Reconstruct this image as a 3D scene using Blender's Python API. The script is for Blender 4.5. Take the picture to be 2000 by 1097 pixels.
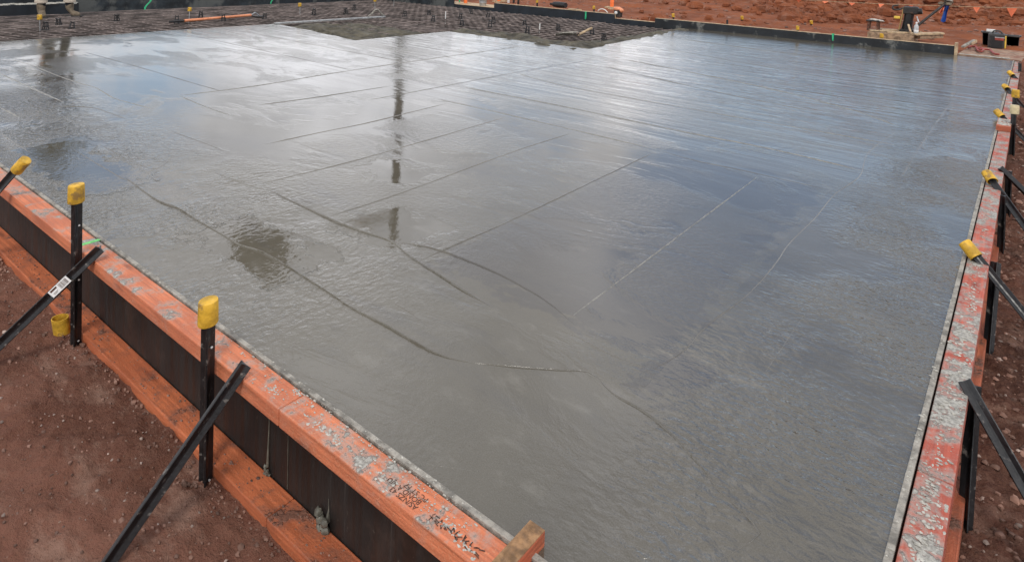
import bpy, math, random
import numpy as np
from mathutils import Vector, Matrix, Quaternion

random.seed(7)
S = bpy.context.scene
COL = S.collection
for o in list(bpy.data.objects):
    bpy.data.objects.remove(o)

# ------------------------------------------------------------------ camera
FPX, YAW, PITCH, ROLL, CY = 1290.27, 0.669126, 0.0457023, 0.0333351, -27.62
CAMH = 1.4
_f = Vector((-math.sin(YAW) * math.cos(PITCH), math.cos(YAW) * math.cos(PITCH), -math.sin(PITCH)))
_r0 = Vector((math.cos(YAW), math.sin(YAW), 0))
_u0 = _r0.cross(_f)
_r = math.cos(ROLL) * _r0 + math.sin(ROLL) * _u0
_u = -math.sin(ROLL) * _r0 + math.cos(ROLL) * _u0
cam_d = bpy.data.cameras.new("camera")
cam = bpy.data.objects.new("camera", cam_d)
COL.objects.link(cam)
M = Matrix((_r, _u, -_f)).transposed().to_4x4()
M.translation = (0, 0, CAMH)
cam.matrix_world = M
cam_d.sensor_width = 36
cam_d.lens = FPX / 2000 * 36
cam_d.shift_y = -(548.5 - CY) / 2000
cam_d.clip_start = 0.05
cam_d.clip_end = 2000
S.camera = cam


def ray(px, py):
    return _f + _r * ((px - 1000) / FPX) - _u * ((py - CY) / FPX)


def G(px, py, z=0.0):
    d = ray(px, py)
    return Vector((0, 0, CAMH)) + d * ((z - CAMH) / d.z)


def GY(px, py, y):
    d = ray(px, py)
    return Vector((0, 0, CAMH)) + d * (y / d.y)


def GX(px, py, x):
    d = ray(px, py)
    return Vector((0, 0, CAMH)) + d * (x / d.x)


# ------------------------------------------------------------------ world, sun, exposure
SUN_EL, SUN_AZ = math.radians(52), math.radians(150)      # azimuth clockwise from +Y
S.view_settings.view_transform = 'Standard'
S.view_settings.look = 'None'
S.view_settings.exposure = 0.42
S.view_settings.gamma = 1.0
W = bpy.data.worlds.new("World")
S.world = W
W.use_nodes = True


class N:
    """small node-tree helper"""

    def __init__(self, nt):
        self.nt = nt

    def __call__(self, typ, _ins=None, **kw):
        n = self.nt.nodes.new(typ)
        for k, v in kw.items():
            setattr(n, k, v)
        if _ins:
            for k, v in _ins.items():
                self.put(n.inputs[k], v)
        return n

    def put(self, sock, v):
        if isinstance(v, bpy.types.NodeSocket):
            self.nt.links.new(v, sock)
        elif isinstance(v, bpy.types.Node):
            self.nt.links.new(v.outputs[0], sock)
        else:
            if sock.type == 'RGBA' and len(v) == 3:
                v = (*v, 1)
            sock.default_value = v

    def math(self, op, a, b=None, c=None, clamp=False):
        n = self.nt.nodes.new('ShaderNodeMath')
        n.operation = op
        n.use_clamp = clamp
        self.put(n.inputs[0], a)
        if b is not None:
            self.put(n.inputs[1], b)
        if c is not None:
            self.put(n.inputs[2], c)
        return n.outputs[0]

    def noise(self, co, scale, detail=3, rough=.55, dist=0.0, col=False):
        n = self('ShaderNodeTexNoise', {'Vector': co, 'Scale': scale, 'Detail': detail, 'Roughness': rough, 'Distortion': dist})
        return n.outputs['Color' if col else 'Fac']

    def ramp(self, v, a, b, x=0.0, y=1.0):
        n = self('ShaderNodeMapRange', {'Value': v, 'From Min': a, 'From Max': b, 'To Min': x, 'To Max': y})
        n.interpolation_type = 'SMOOTHSTEP'
        return n.outputs[0]

    def mix(self, f, a, b):
        n = self.nt.nodes.new('ShaderNodeMix')
        n.data_type = 'RGBA'
        self.put(n.inputs[0], f)
        self.put(n.inputs[6], a)
        self.put(n.inputs[7], b)
        return n.outputs[2]

    def scale(self, co, s, rot=(0, 0, 0)):
        n = self('ShaderNodeMapping', {'Vector': co, 'Scale': s, 'Rotation': rot})
        return n.outputs[0]


n = N(W.node_tree)
bg = W.node_tree.nodes['Background']
bg.inputs['Strength'].default_value = 0.14
sky = n('ShaderNodeTexSky', sky_type='NISHITA')
sky.sun_disc = False
sky.sun_elevation = SUN_EL
sky.sun_rotation = SUN_AZ
sky.dust_density = 0.6
dirv = n('ShaderNodeTexCoord').outputs['Generated']
sep = n('ShaderNodeSeparateXYZ', {'Vector': dirv})
zz = n.math('MAXIMUM', sep.outputs[2], 0.02)
# project the direction onto a flat cloud deck
dz = n.math('ADD', zz, 0.12)
cvec = n('ShaderNodeCombineXYZ', {0: n.math('DIVIDE', sep.outputs[0], dz), 1: n.math('DIVIDE', sep.outputs[1], dz), 2: 0.0}).outputs[0]
c1 = n.noise(cvec, 0.85, 5, .55, .3)
c2 = n.noise(cvec, 2.3, 4, .6)
cover = n.ramp(c1, .27, .43)


def gap(az_px, el_deg, tight):
    """an open patch of blue between the clouds, in a given direction"""
    d = ray(az_px, 400)
    d = Vector((d.x, d.y, 0)).normalized() * math.cos(math.radians(el_deg)) + Vector((0, 0, math.sin(math.radians(el_deg))))
    dd = n('ShaderNodeVectorMath', {0: dirv, 1: d}, operation='DOT_PRODUCT').outputs['Value']
    wob = n.math('MULTIPLY_ADD', c2, .05, dd)
    return n.ramp(wob, 1 - tight + .025, 1 - tight * .35 + .025, 1.0, 0.0)


for a in ((1660, 13, .042), (1420, 20, .016), (1500, 11, .006), (20, 19, .009), (240, 12.5, .004), (1040, 12, .003), (1900, 24, .05)):
    cover = n.math('MULTIPLY', cover, gap(*a))
cover = n.math('MULTIPLY_ADD', cover, .9, .1)
shade = n.ramp(c2, .32, .68, 4.2, 8.4)
shade = n.math('MULTIPLY', shade, n.ramp(sep.outputs[2], 0.05, .65, 1.16, .84))
for px_, el_, wd_, k_ in ((1380, 5.0, .012, .5), (700, 4.5, .03, .25), (1080, 7.5, .01, .3)):
    # cloud brightened in set directions to add white sheen to the slab
    g_ = n.math('SUBTRACT', 1.0, gap(px_, el_, wd_))
    shade = n.math('MULTIPLY', shade, n.math('MULTIPLY_ADD', g_, k_, 1.0))
cloud = n('ShaderNodeVectorMath', {0: (0.975, 0.975, 1.015), 'Scale': shade}, operation='SCALE').outputs[0]
n.nt.links.new(n.mix(n.math('MULTIPLY', cover, .93), sky.outputs[0], cloud), bg.inputs['Color'])

sun_d = bpy.data.lights.new("sun", 'SUN')
sun_d.energy = 1.1
sun_d.angle = math.radians(14)
sun_d.color = (1, .95, .88)
sun = bpy.data.objects.new("sun", sun_d)
COL.objects.link(sun)
sd = Vector((math.sin(SUN_AZ) * math.cos(SUN_EL), math.cos(SUN_AZ) * math.cos(SUN_EL), math.sin(SUN_EL)))
sun.rotation_euler = sd.to_track_quat('Z', 'Y').to_euler()


# ------------------------------------------------------------------ helpers
class MB:
    def __init__(self):
        self.v, self.f = [], []

    def add(self, vs, fs):
        o = len(self.v)
        self.v += [tuple(v) for v in vs]
        self.f += [tuple(i + o for i in f) for f in fs]
        return self

    def box(self, a, b, jit=0.0):
        (x0, y0, z0), (x1, y1, z1) = a, b
        vs = [(x, y, z) for z in (z0, z1) for y in (y0, y1) for x in (x0, x1)]
        if jit:
            vs = [tuple(c + random.uniform(-jit, jit) for c in v) for v in vs]
        return self.add(vs, [(0, 2, 3, 1), (4, 5, 7, 6), (0, 1, 5, 4), (2, 6, 7, 3), (0, 4, 6, 2), (1, 3, 7, 5)])

    def beam(self, p, q, w, h, up=(0, 0, 1)):
        """rectangular bar from p to q, w across and h along up"""
        p, q = Vector(p), Vector(q)
        d = (q - p).normalized()
        s = d.cross(Vector(up)).normalized() * w / 2
        t = s.cross(d).normalized() * h / 2
        vs = [c + i * s + j * t for c in (p, q) for j in (-1, 1) for i in (-1, 1)]
        return self.add(vs, [(0, 2, 3, 1), (4, 5, 7, 6), (0, 1, 5, 4), (2, 6, 7, 3), (0, 4, 6, 2), (1, 3, 7, 5)])

    def tube(self, pts, r, k=8, cap=True, flat=1.0):
        pts = [Vector(p) for p in pts]
        rs = r if isinstance(r, (list, tuple)) else [r] * len(pts)
        rings = []
        ref = Vector((0, 0, 1))
        d0 = (pts[1] - pts[0]).normalized()
        if abs(d0.dot(ref)) > .9:
            ref = Vector((1, 0, 0))
        a = d0.cross(ref).normalized()
        for i, p in enumerate(pts):
            d = (pts[min(i + 1, len(pts) - 1)] - pts[max(i - 1, 0)]).normalized()
            a = (a - d * a.dot(d)).normalized()
            b = d.cross(a)
            rings.append([p + rs[i] * (math.cos(t) * a + flat * math.sin(t) * b) for t in [2 * math.pi * j / k for j in range(k)]])
        vs = [v for rg in rings for v in rg]
        fs = [(i * k + j, i * k + (j + 1) % k, (i + 1) * k + (j + 1) % k, (i + 1) * k + j) for i in range(len(pts) - 1) for j in range(k)]
        if cap:
            fs += [tuple(reversed(range(k))), tuple(range((len(pts) - 1) * k, len(pts) * k))]
        return self.add(vs, fs)

    def lathe(self, prof, c=(0, 0, 0), k=16, sx=1.0, sy=1.0):
        c = Vector(c)
        vs = [c + Vector((r * sx * math.cos(2 * math.pi * j / k), r * sy * math.sin(2 * math.pi * j / k), z)) for r, z in prof for j in range(k)]
        fs = [(i * k + j, i * k + (j + 1) % k, (i + 1) * k + (j + 1) % k, (i + 1) * k + j) for i in range(len(prof) - 1) for j in range(k)]
        if prof[0][0] > 1e-6 and len(prof) > 1:
            pass
        return self.add(vs, fs)

    def prism(self, poly, z0, z1):
        k = len(poly)
        vs = [(x, y, z0) for x, y in poly] + [(x, y, z1) for x, y in poly]
        fs = [tuple(reversed(range(k))), tuple(range(k, 2 * k))] + [(i, (i + 1) % k, k + (i + 1) % k, k + i) for i in range(k)]
        return self.add(vs, fs)

    def lump(self, c, r, flat=.6, rough=.25, n1=5, n2=7):
        c = Vector(c)
        rx, ry = (r, r) if not isinstance(r, tuple) else r
        rz = flat * (rx + ry) / 2
        vs = [c + Vector((0, 0, rz))]
        for i in range(1, n1):
            th = math.pi * i / n1
            for j in range(n2):
                ph = 2 * math.pi * j / n2
                q = 1 + random.uniform(-rough, rough)
                vs.append(c + Vector((rx * q * math.sin(th) * math.cos(ph), ry * q * math.sin(th) * math.sin(ph), rz * q * math.cos(th))))
        vs.append(c - Vector((0, 0, rz)))
        fs = [(0, 1 + j, 1 + (j + 1) % n2) for j in range(n2)]
        for i in range(n1 - 2):
            for j in range(n2):
                a, b = 1 + i * n2 + j, 1 + i * n2 + (j + 1) % n2
                fs.append((a, a + n2, b + n2, b))
        L = len(vs) - 1
        fs += [(L, L - n2 + (j + 1) % n2, L - n2 + j) for j in range(n2)]
        return self.add(vs, fs)

    def build(self, name, mat, parent=None, smooth=False, bevel=0.0, seg=2):
        off = parent_loc(parent) if parent else Vector((0, 0, 0))
        me = bpy.data.meshes.new(name)
        me.from_pydata([tuple(Vector(v) - off) for v in self.v], [], self.f)
        me.validate()
        me.update()
        if smooth:
            me.shade_smooth()
            me.set_sharp_from_angle(angle=math.radians(48))
        me.materials.append(mat)
        o = bpy.data.objects.new(name, me)
        COL.objects.link(o)
        if parent:
            o.parent = parent
        if bevel:
            b = o.modifiers.new("bevel", 'BEVEL')
            b.width = bevel
            b.segments = seg
            b.limit_method = 'ANGLE'
        return o


def parent_loc(p):
    v = Vector((0, 0, 0))
    while p:
        v += p.location
        p = p.parent
    return v


def tag(o, label=None, cat=None, group=None, kind=None):
    if label:
        o['label'] = label
    if cat:
        o['category'] = cat
    if group:
        o['group'] = group
    if kind:
        o['kind'] = kind
    return o


def empty(name, loc, label, cat, group=None):
    o = bpy.data.objects.new(name, None)
    o.empty_display_size = .1
    COL.objects.link(o)
    o.location = loc
    return tag(o, label, cat, group)


def copy_tree(o, parent=None):
    c = o.copy()
    COL.objects.link(c)
    if parent:
        c.parent = parent
    for ch in list(o.children):
        copy_tree(ch, c)
    return c


def aim(o, p, q, spin=0.0):
    """stand a thing built along +Z so that it runs from p towards q"""
    d = (Vector(q) - Vector(p)).normalized()
    o.location = p
    o.rotation_mode = 'QUATERNION'
    o.rotation_quaternion = d.to_track_quat('Z', 'Y') @ Quaternion((0, 0, 1), spin)


# vectorised value noise for terrain
def _h(ix, iy, s):
    a = (ix.astype(np.int64) * 374761393 + iy.astype(np.int64) * 668265263 + s * 982451653) & 0x7fffffff
    a = ((a ^ (a >> 13)) * 1274126177) & 0x7fffffff
    return ((a ^ (a >> 16)) & 0xffff) / 65535.0


def vn(x, y, sc, s=0):
    x, y = x * sc, y * sc
    ix, iy = np.floor(x), np.floor(y)
    fx, fy = x - ix, y - iy
    fx, fy = fx * fx * (3 - 2 * fx), fy * fy * (3 - 2 * fy)
    return ((_h(ix, iy, s) * (1 - fx) + _h(ix + 1, iy, s) * fx) * (1 - fy) + (_h(ix, iy + 1, s) * (1 - fx) + _h(ix + 1, iy + 1, s) * fx) * fy) - .5


def fbm(x, y, sc, o=4, s=0, g=.5):
    t, a = 0, 1
    for i in range(o):
        t = t + a * vn(x + 17.3 * i, y - 9.1 * i, sc * 2 ** i, s + i)
        a *= g
    return t


def sstep(x, a, b):
    t = np.clip((x - a) / (b - a), 0, 1)
    return t * t * (3 - 2 * t)


# ------------------------------------------------------------------ materials
def mat(name, build):
    m = bpy.data.materials.new(name)
    m.use_nodes = True
    nt = m.node_tree
    nn = N(nt)
    b = nt.nodes['Principled BSDF']
    build(nn, b)
    return m


def simple(name, col, rough=.6, metal=0.0, var=.25, sc=12.0, bump=.0, bsc=60, dirt=None):
    def f(n, b):
        co = n('ShaderNodeTexCoord').outputs['Object']
        v = n.noise(co, sc, 4, .6)
        c = n.mix(n.ramp(v, .3, .7), tuple(x * (1 - var) for x in col), tuple(min(1, x * (1 + var)) for x in col))
        if dirt:
            c = n.mix(n.ramp(n.noise(co, dirt[1], 5, .65), dirt[2], dirt[2] + .12, 0, .85), c, dirt[0])
        n.put(b.inputs['Base Color'], c)
        n.put(b.inputs['Roughness'], n.ramp(n.noise(co, sc * 2.3, 3), .3, .7, rough * .8, min(1, rough * 1.2)))
        b.inputs['Metallic'].default_value = metal
        if bump:
            n.put(b.inputs['Normal'], n('ShaderNodeBump', {'Height': n.noise(co, bsc, 4), 'Distance': bump, 'Strength': 1.0}))
    return mat(name, f)


GREY = (.36, .35, .31)


def painted_timber(name, col, axis, splash, splash_sc=9.0, GREY=(.36, .35, .31)):
    """orange-dyed laminated timber with cement splashes"""
    def f(n, b):
        co = n('ShaderNodeTexCoord').outputs['Object']
        st = (1.6, 34, 34) if axis == 'x' else (34, 1.6, 34)
        grain = n.noise(n.scale(co, st), 2.2, 5, .65, .3)
        big = n.noise(co, 3.0, 4, .6)
        c = n.mix(n.ramp(grain, .3, .72), tuple(x * .72 for x in col), tuple(min(1, x * 1.25) for x in col))
        kn = n('ShaderNodeTexVoronoi', {'Vector': n.scale(co, (2.2, 9, 9) if axis == 'x' else (9, 2.2, 9)), 'Scale': 1.0}, feature='F1').outputs['Distance']
        c = n.mix(n.ramp(kn, .05, .16, .75, 0), c, (col[0] * .3, col[1] * .3, col[2] * .35))
        c = n.mix(n.ramp(big, .38, .7, 0, .55), c, (col[0] * .62, col[1] * .55, col[2] * .6))
        fine = n.noise(co, 160, 3, .7)
        c = n.mix(n.ramp(fine, .56, .7, 0, .5), c, (col[0] * 1.05, col[1] * 1.9, col[2] * 2.4))
        s = n.noise(co, splash_sc, 6, .62, .4)
        s2 = n.noise(co, splash_sc * 6, 4, .6)
        sv = n.math('MULTIPLY_ADD', s2, .22, n.math('MULTIPLY', s, .89))
        geo = n('ShaderNodeNewGeometry')
        nz = n('ShaderNodeSeparateXYZ', {'Vector': geo.outputs['Normal']}).outputs[2]
        m = n.math('MULTIPLY', n.ramp(sv, splash, splash + .045), n.ramp(nz, .2, .6, .12, 1))
        gcol = n.mix(n.ramp(n.noise(co, 90, 4), .35, .65), tuple(x * .62 for x in GREY), tuple(x * 1.18 for x in GREY))
        film = n.math('MULTIPLY', n.ramp(sv, splash - .11, splash + .02), n.ramp(nz, .2, .6, .05, .6))
        c = n.mix(film, c, tuple(x * .95 for x in GREY))
        c = n.mix(n.math('MULTIPLY', m, .95), c, gcol)
        n.put(b.inputs['Base Color'], c)
        n.put(b.inputs['Roughness'], n.ramp(grain, .2, .8, .55, .8))
        h = n.math('ADD', n.math('MULTIPLY', grain, .0012), n.math('MULTIPLY', m, .004))
        h = n.math('MULTIPLY_ADD', n.noise(co, 140, 3), .0022, h)
        n.put(b.inputs['Normal'], n('ShaderNodeBump', {'Height': h, 'Distance': 1.0, 'Strength': 1.0}))
    return mat(name, f)


m_left_top = painted_timber('orange timber lightly splashed', (.60, .185, .085), 'x', .64)
m_left_low = painted_timber('orange timber', (.50, .138, .052), 'x', .66, 6.0, (.19, .085, .055))
m_right_top = painted_timber('red timber heavily splashed', (.44, .096, .056), 'y', .572, 9.0)
m_right_low = painted_timber('red timber', (.42, .11, .05), 'y', .66, 6.0, (.15, .07, .045))
m_cut = simple('raw sawn timber', (.27, .15, .07), .8, var=.45, sc=30, bump=.003, bsc=70)
m_pale = simple('weathered pale timber', (.46, .34, .21), .8, var=.35, sc=18, bump=.002, bsc=60, dirt=((.2, .08, .05), 9, .56))
m_grey_timber = simple('grey crusted ply edge', (.27, .25, .215), .85, var=.45, sc=28, bump=.006, bsc=90)


def ply_film(n, b):
    co = n('ShaderNodeTexCoord').outputs['Object']
    c = n.mix(n.ramp(n.noise(co, 5, 4, .6), .3, .7), (.008, .006, .005), (.017, .0125, .010))
    run = n.noise(n.scale(co, (26, 26, 1.3)), 1.0, 4, .6, .2)
    c = n.mix(n.ramp(run, .64, .74, 0, .6), c, (.085, .075, .065))
    c = n.mix(n.ramp(n.noise(co, 2.6, 6, .7), .56, .7, 0, .5), c, (.05, .03, .022))
    c = n.mix(n.ramp(n.noise(co, 60, 3, .7), .68, .74, 0, .5), c, (.16, .14, .12))
    n.put(b.inputs['Base Color'], c)
    n.put(b.inputs['Roughness'], n.ramp(run, .3, .7, .45, .75))


m_ply_film = mat('dark brown film ply', ply_film)
m_black_ply = simple('blue black form ply', (.010, .015, .021), .5, var=.5, sc=3, dirt=((.12, .13, .125), 3.2, .66))
m_muddy_ply = simple('black ply smeared with cement', (.011, .014, .017), .55, var=.5, sc=3, dirt=((.17, .17, .155), 4.0, .55))
m_dusty_ply = simple('black ply under grey dust', (.016, .022, .027), .7, var=.6, sc=4, dirt=((.10, .105, .10), 1.8, .48))
m_picket = simple('black bitumen picket steel', (.012, .012, .013), .36, var=.4, sc=25, bump=.001, bsc=90, dirt=((.20, .18, .16), 30, .585))
m_cap = simple('yellow plastic', (.60, .35, .03), .6, var=.3, sc=22, bump=.003, bsc=60, dirt=((.25, .15, .05), 20, .53))
m_cap_pale = simple('faded cream plastic', (.62, .53, .32), .5, var=.15, sc=40)
m_rebar = simple('rusty rebar', (.185, .15, .135), .7, var=.6, sc=2.5)
m_black = simple('black plastic', (.012, .012, .013), .45, var=.3)
m_dark = simple('dark dirty steel', (.03, .026, .024), .5, .2, var=.6, sc=10, dirt=((.16, .08, .05), 9, .58))
m_rust = simple('rusty brown steel', (.12, .05, .03), .75, var=.5, sc=14)
m_rag = simple('grubby rag', (.45, .42, .38), .9, var=.3, sc=20)
m_white = simple('white plastic', (.72, .71, .68), .5, var=.1)
m_steel = simple('galvanised steel', (.45, .46, .46), .38, .7, var=.3, sc=14, dirt=((.30, .29, .26), 10, .62))
m_orange = simple('orange plastic', (.85, .17, .03), .5, var=.12)
m_orange_handle = simple('orange painted tube', (.72, .27, .13), .5, var=.2, dirt=((.35, .32, .28), 12, .62))
m_flag = simple('orange flag vinyl', (.85, .22, .10), .6, var=.1)
m_green = simple('green ribbon', (.03, .42, .19), .6, var=.2)
m_chalk = simple('green marking paint', (.18, .58, .18), .8, var=.3, sc=70)
m_blue = simple('blue cloth', (.02, .10, .42), .85, var=.3, sc=10)
m_red = simple('red rubber', (.30, .05, .035), .5, var=.3, dirt=((.4, .33, .28), 20, .6))
m_boot = simple('muddy suede boot', (.16, .125, .085), .85, var=.4, sc=14)
m_sole = simple('dark rubber sole', (.02, .018, .016), .7)
m_sock = simple('cream wool sock', (.55, .47, .38), .9, var=.15, sc=60)
m_trouser = simple('black work trousers', (.012, .012, .015), .85)
m_shirt = simple('navy work shirt', (.02, .03, .07), .85)
m_skin = simple('skin', (.45, .25, .17), .5, var=.1)
m_hair = simple('dark hair', (.03, .02, .015), .7)
m_ink = simple('black stamp ink', (.075, .035, .022), .8, var=.5, sc=80)
m_paper = simple('white sticker', (.8, .8, .78), .5, var=.03)
m_toolgrey = simple('charcoal plastic case', (.045, .043, .042), .5, var=.4, sc=12, dirt=((.2, .13, .09), 10, .62))
m_yellow = simple('yellow paint', (.62, .42, .06), .55, var=.3)
m_amber = simple('amber plate', (.34, .22, .08), .6, var=.3)
m_crumb = simple('set concrete crumbs', (.40, .385, .34), .85, var=.3, sc=60)
m_drip = simple('wet concrete drip', (.13, .125, .10), .45, var=.3, sc=30)
m_trunk = simple('grey bark', (.14, .11, .085), .9, var=.4)
m_leaf = simple('dull green leaves', (.045, .06, .03), .7, var=.5, sc=3)
m_sheet = simple('dirty ply sheet', (.30, .20, .14), .85, var=.4, sc=9, dirt=((.20, .08, .045), 4, .47))
m_pallet = simple('weathered pallet wood', (.30, .20, .125), .8, var=.45, sc=16, bump=.003, bsc=60)


def ground_mat(n, b):
    co = n('ShaderNodeTexCoord').outputs['Object']
    sy = n('ShaderNodeSeparateXYZ', {'Vector': co})
    far = n.ramp(n.math('MULTIPLY_ADD', n.noise(co, .35, 3), 5.0, sy.outputs[1]), 6, 14)
    v = n.noise(co, 1.4, 6, .62, .4)
    near_c = n.mix(n.ramp(v, .3, .7), (.112, .043, .027), (.225, .098, .066))
    far_c = n.mix(n.ramp(v, .3, .7), (.165, .043, .014), (.31, .088, .029))
    c = n.mix(far, near_c, far_c)
    right_strip = n.math('MULTIPLY', n.ramp(n.math('MULTIPLY_ADD', v, .08, sy.outputs[0]), -.14, -.06), n.ramp(sy.outputs[1], 11, 14, 1, 0))  # soil darker in a strip beside the right form
    c = n.mix(n.math('MULTIPLY', right_strip, .8), c, n.mix(n.ramp(v, .35, .65), (.040, .014, .009), (.085, .030, .019)))
    # pale dusty smears and damp spots
    sm = n.noise(n.scale(co, (2.2, 5, 1), (0, 0, .5)), 1.5, 6, .7)
    c = n.mix(n.ramp(sm, .50, .70, 0, .65), c, (.35, .22, .165))
    c = n.mix(n.ramp(n.noise(co, 2.6, 4), .58, .74, 0, .55), c, (.055, .028, .02))
    g = n.noise(co, 55, 5, .7)
    c = n.mix(n.ramp(g, .3, .7, .0, .5), c, (.21, .105, .07))
    vor = n('ShaderNodeTexVoronoi', {'Vector': co, 'Scale': 38.0}, feature='F1')
    spot = n.ramp(vor.outputs['Distance'], .10, .20, 1, 0)
    pick = n('ShaderNodeSeparateColor', {0: vor.outputs['Color']})
    c = n.mix(n.math('MULTIPLY', spot, n.ramp(pick.outputs[0], .90, .95)), c, (.30, .20, .15))
    n.put(b.inputs['Base Color'], c)
    b.inputs['Roughness'].default_value = .93
    b.inputs['Specular IOR Level'].default_value = .25
    h = n.math('MULTIPLY', n.noise(co, 34, 6, .68), .022)
    h = n.math('MULTIPLY_ADD', n.noise(co, 130, 3, .7), .007, h)
    n.put(b.inputs['Normal'], n('ShaderNodeBump', {'Height': h, 'Distance': 1.0, 'Strength': 1.0}))


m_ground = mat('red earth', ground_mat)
m_pebble = simple('red grey pebbles', (.20, .11, .08), .9, var=.6, sc=9)
m_pebble_pale = simple('pale pebbles', (.33, .25, .21), .9, var=.45, sc=9)
m_rebar_low = simple('dark rebar', (.07, .052, .044), .8, var=.6, sc=2.5)
m_bed = simple('grey brown blinding', (.034, .024, .018), .9, var=.5, sc=2, bump=.02, bsc=14)


def slab_mat(n, b):
    co = n('ShaderNodeTexCoord').outputs['Object']
    xyz = n('ShaderNodeSeparateXYZ', {'Vector': co})
    X, Y = xyz.outputs[0], xyz.outputs[1]
    n1 = n.noise(co, 2.2, 6, .65)
    n2 = n.noise(n.scale(co, (1, 1.9, 1), (0, 0, .4)), 5.5, 5, .65)
    n3 = n.noise(n.scale(co, (1, .6, 1)), 16, 4, .6)
    jx = n.math('MULTIPLY_ADD', n.math('SUBTRACT', n1, .5), .35, X)
    jx = n.math('MULTIPLY_ADD', n.math('SUBTRACT', n3, .5), .22, jx)
    jx = n.math('MULTIPLY_ADD', n.math('SUBTRACT', n2, .5), .25, jx)
    jy = n.math('MULTIPLY_ADD', n.math('SUBTRACT', n2, .5), .5, Y)
    jy = n.math('MULTIPLY_ADD', n.math('SUBTRACT', n3, .5), -.16, jy)

    def patch(x0, x1, y0, y1, e=.05):
        q = n.math('MULTIPLY', n.ramp(jx, x0 - e, x0 + e), n.ramp(jx, x1 - e, x1 + e, 1, 0))
        return n.math('MULTIPLY', q, n.math('MULTIPLY', n.ramp(jy, y0 - e, y0 + e), n.ramp(jy, y1 - e, y1 + e, 1, 0)))
    # every pass of the float leaves its own strip, a little wetter or duller than the next
    far = n.ramp(Y, 4.2, 4.7)
    sid = n('ShaderNodeMix', {0: n.math('GREATER_THAN', Y, 4.45), 2: n.math('FLOOR', n.math('DIVIDE', n.math('ADD', X, .93), .78)), 3: n.math('ADD', n.math('FLOOR', n.math('DIVIDE', Y, .83)), 40.0)}).outputs[0]
    wn = n('ShaderNodeTexWhiteNoise', {'W': sid}, noise_dimensions='1D').outputs['Value']
    # colour of the paste itself
    v = n.noise(co, .55, 6, .6, .5)
    c = n.mix(n.ramp(v, .32, .68), (.068, .059, .040), (.120, .105, .075))
    st = n.noise(n.scale(co, (.8, 2.6, 1), (0, 0, .08)), 1.5, 7, .66, .3)
    c = n.mix(n.ramp(st, .50, .72, 0, .6), c, (.058, .054, .048))
    c = n.mix(n.ramp(n2, .52, .75, 0, .45), c, (.19, .175, .145))
    c = n.mix(n.math('MULTIPLY', wn, .28), c, (.060, .057, .052))
    c = n.mix(n.ramp(n.noise(co, 260, 2, .7), .3, .75, 0, .25), c, (.20, .185, .16))
    damp = n.math('MAXIMUM', n.math('MULTIPLY', patch(-2.08, -.97, 2.1, 4.5, .03), .85), n.math('MULTIPLY', patch(-.98, -.80, 1.95, 2.22, .012), .8))
    c = n.mix(n.math('MULTIPLY', damp, .62), c, (.052, .047, .045))
    n.put(b.inputs['Base Color'], c)
    # wet film: pools of standing bleed water among duller paste
    w = n.noise(n.scale(co, (.8, 1.5, 1), (0, 0, .12)), 1.05, 7, .64, .6)
    w = n.math('MULTIPLY_ADD', n.math('SUBTRACT', wn, .5), .13, w)
    wet = n.ramp(w, .40, .53)
    pool = patch(-3.15, -2.42, 1.5, 1.85, .02)
    for q_ in (patch(-2.75, -2.25, 2.05, 2.45), patch(-3.4, -2.9, 2.65, 3.0), patch(-4.8, -4.1, 3.6, 4.4), patch(-5.3, -4.0, 1.3, 1.75)):
        pool = n.math('MAXIMUM', pool, q_)
    wet = n.math('MAXIMUM', wet, pool)
    b.inputs['IOR'].default_value = 1.78
    rgh = n.math('MULTIPLY_ADD', pool, -.03, n.ramp(wet, 0, 1, .19, .048))
    n.put(b.inputs['Roughness'], n.math('MULTIPLY_ADD', damp, .06, rgh))
    # ripples left by the float, running square to the nearer form
    zl = n.math('MULTIPLY', n.ramp(Y, 2.6, 1.7), n.ramp(X, -1.7, -2.3))
    zr = n.math('MULTIPLY', n.ramp(X, -1.05, -.42), n.ramp(Y, 11, 5, .3, 1))
    patchy = n.ramp(n.noise(co, 1.3, 4, .55), .36, .56, .12, 1.0)
    rl = n.noise(n.scale(co, (1, .72, 1), (0, 0, .15)), 34, 3, .5, .4)
    rr = n.noise(n.scale(co, (.6, 1, 1), (0, 0, .12)), 42, 3, .5, .3)
    ri = n.noise(co, 34, 4, .6, .2)
    calm = n.ramp(pool, 0, 1, 1, .16)
    h = n.math('MULTIPLY', n.math('MULTIPLY', rl, n.math('MULTIPLY', n.math('MULTIPLY', zl, calm), patchy)), .0095)
    h = n.math('MULTIPLY_ADD', n.math('MULTIPLY', rr, n.math('MULTIPLY', zr, patchy)), .0105, h)
    dry = n.ramp(wet, 0, 1, 1, .05)
    h = n.math('MULTIPLY_ADD', n.math('MULTIPLY', ri, n.math('MULTIPLY', dry, patchy)), .0022, h)
    # long drag streaks of the bull float, running across the slab
    ff = n.ramp(Y, 3.4, 7)
    s1 = n.noise(n.scale(co, (.22, 5.0, 1), (0, 0, .02)), 1.7, 5, .6, .2)
    s2 = n.noise(n.scale(co, (.6, 1.6, 1)), 1.1, 2, .5, .3)
    h = n.math('MULTIPLY_ADD', n.math('MULTIPLY', s1, ff), .0125, h)
    h = n.math('MULTIPLY_ADD', s2, .0035, h)
    h = n.math('MULTIPLY_ADD', n.math('MULTIPLY', n.noise(co, 110, 2, .5), n.ramp(pool, 0, 1, 1, .1)), .0002, h)
    h = n.math('MULTIPLY_ADD', n.math('MULTIPLY', n.noise(co, 190, 2, .6), dry), .0003, h)
    n.put(b.inputs['Normal'], n('ShaderNodeBump', {'Height': h, 'Distance': 1.0, 'Strength': 1.0}))


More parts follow.
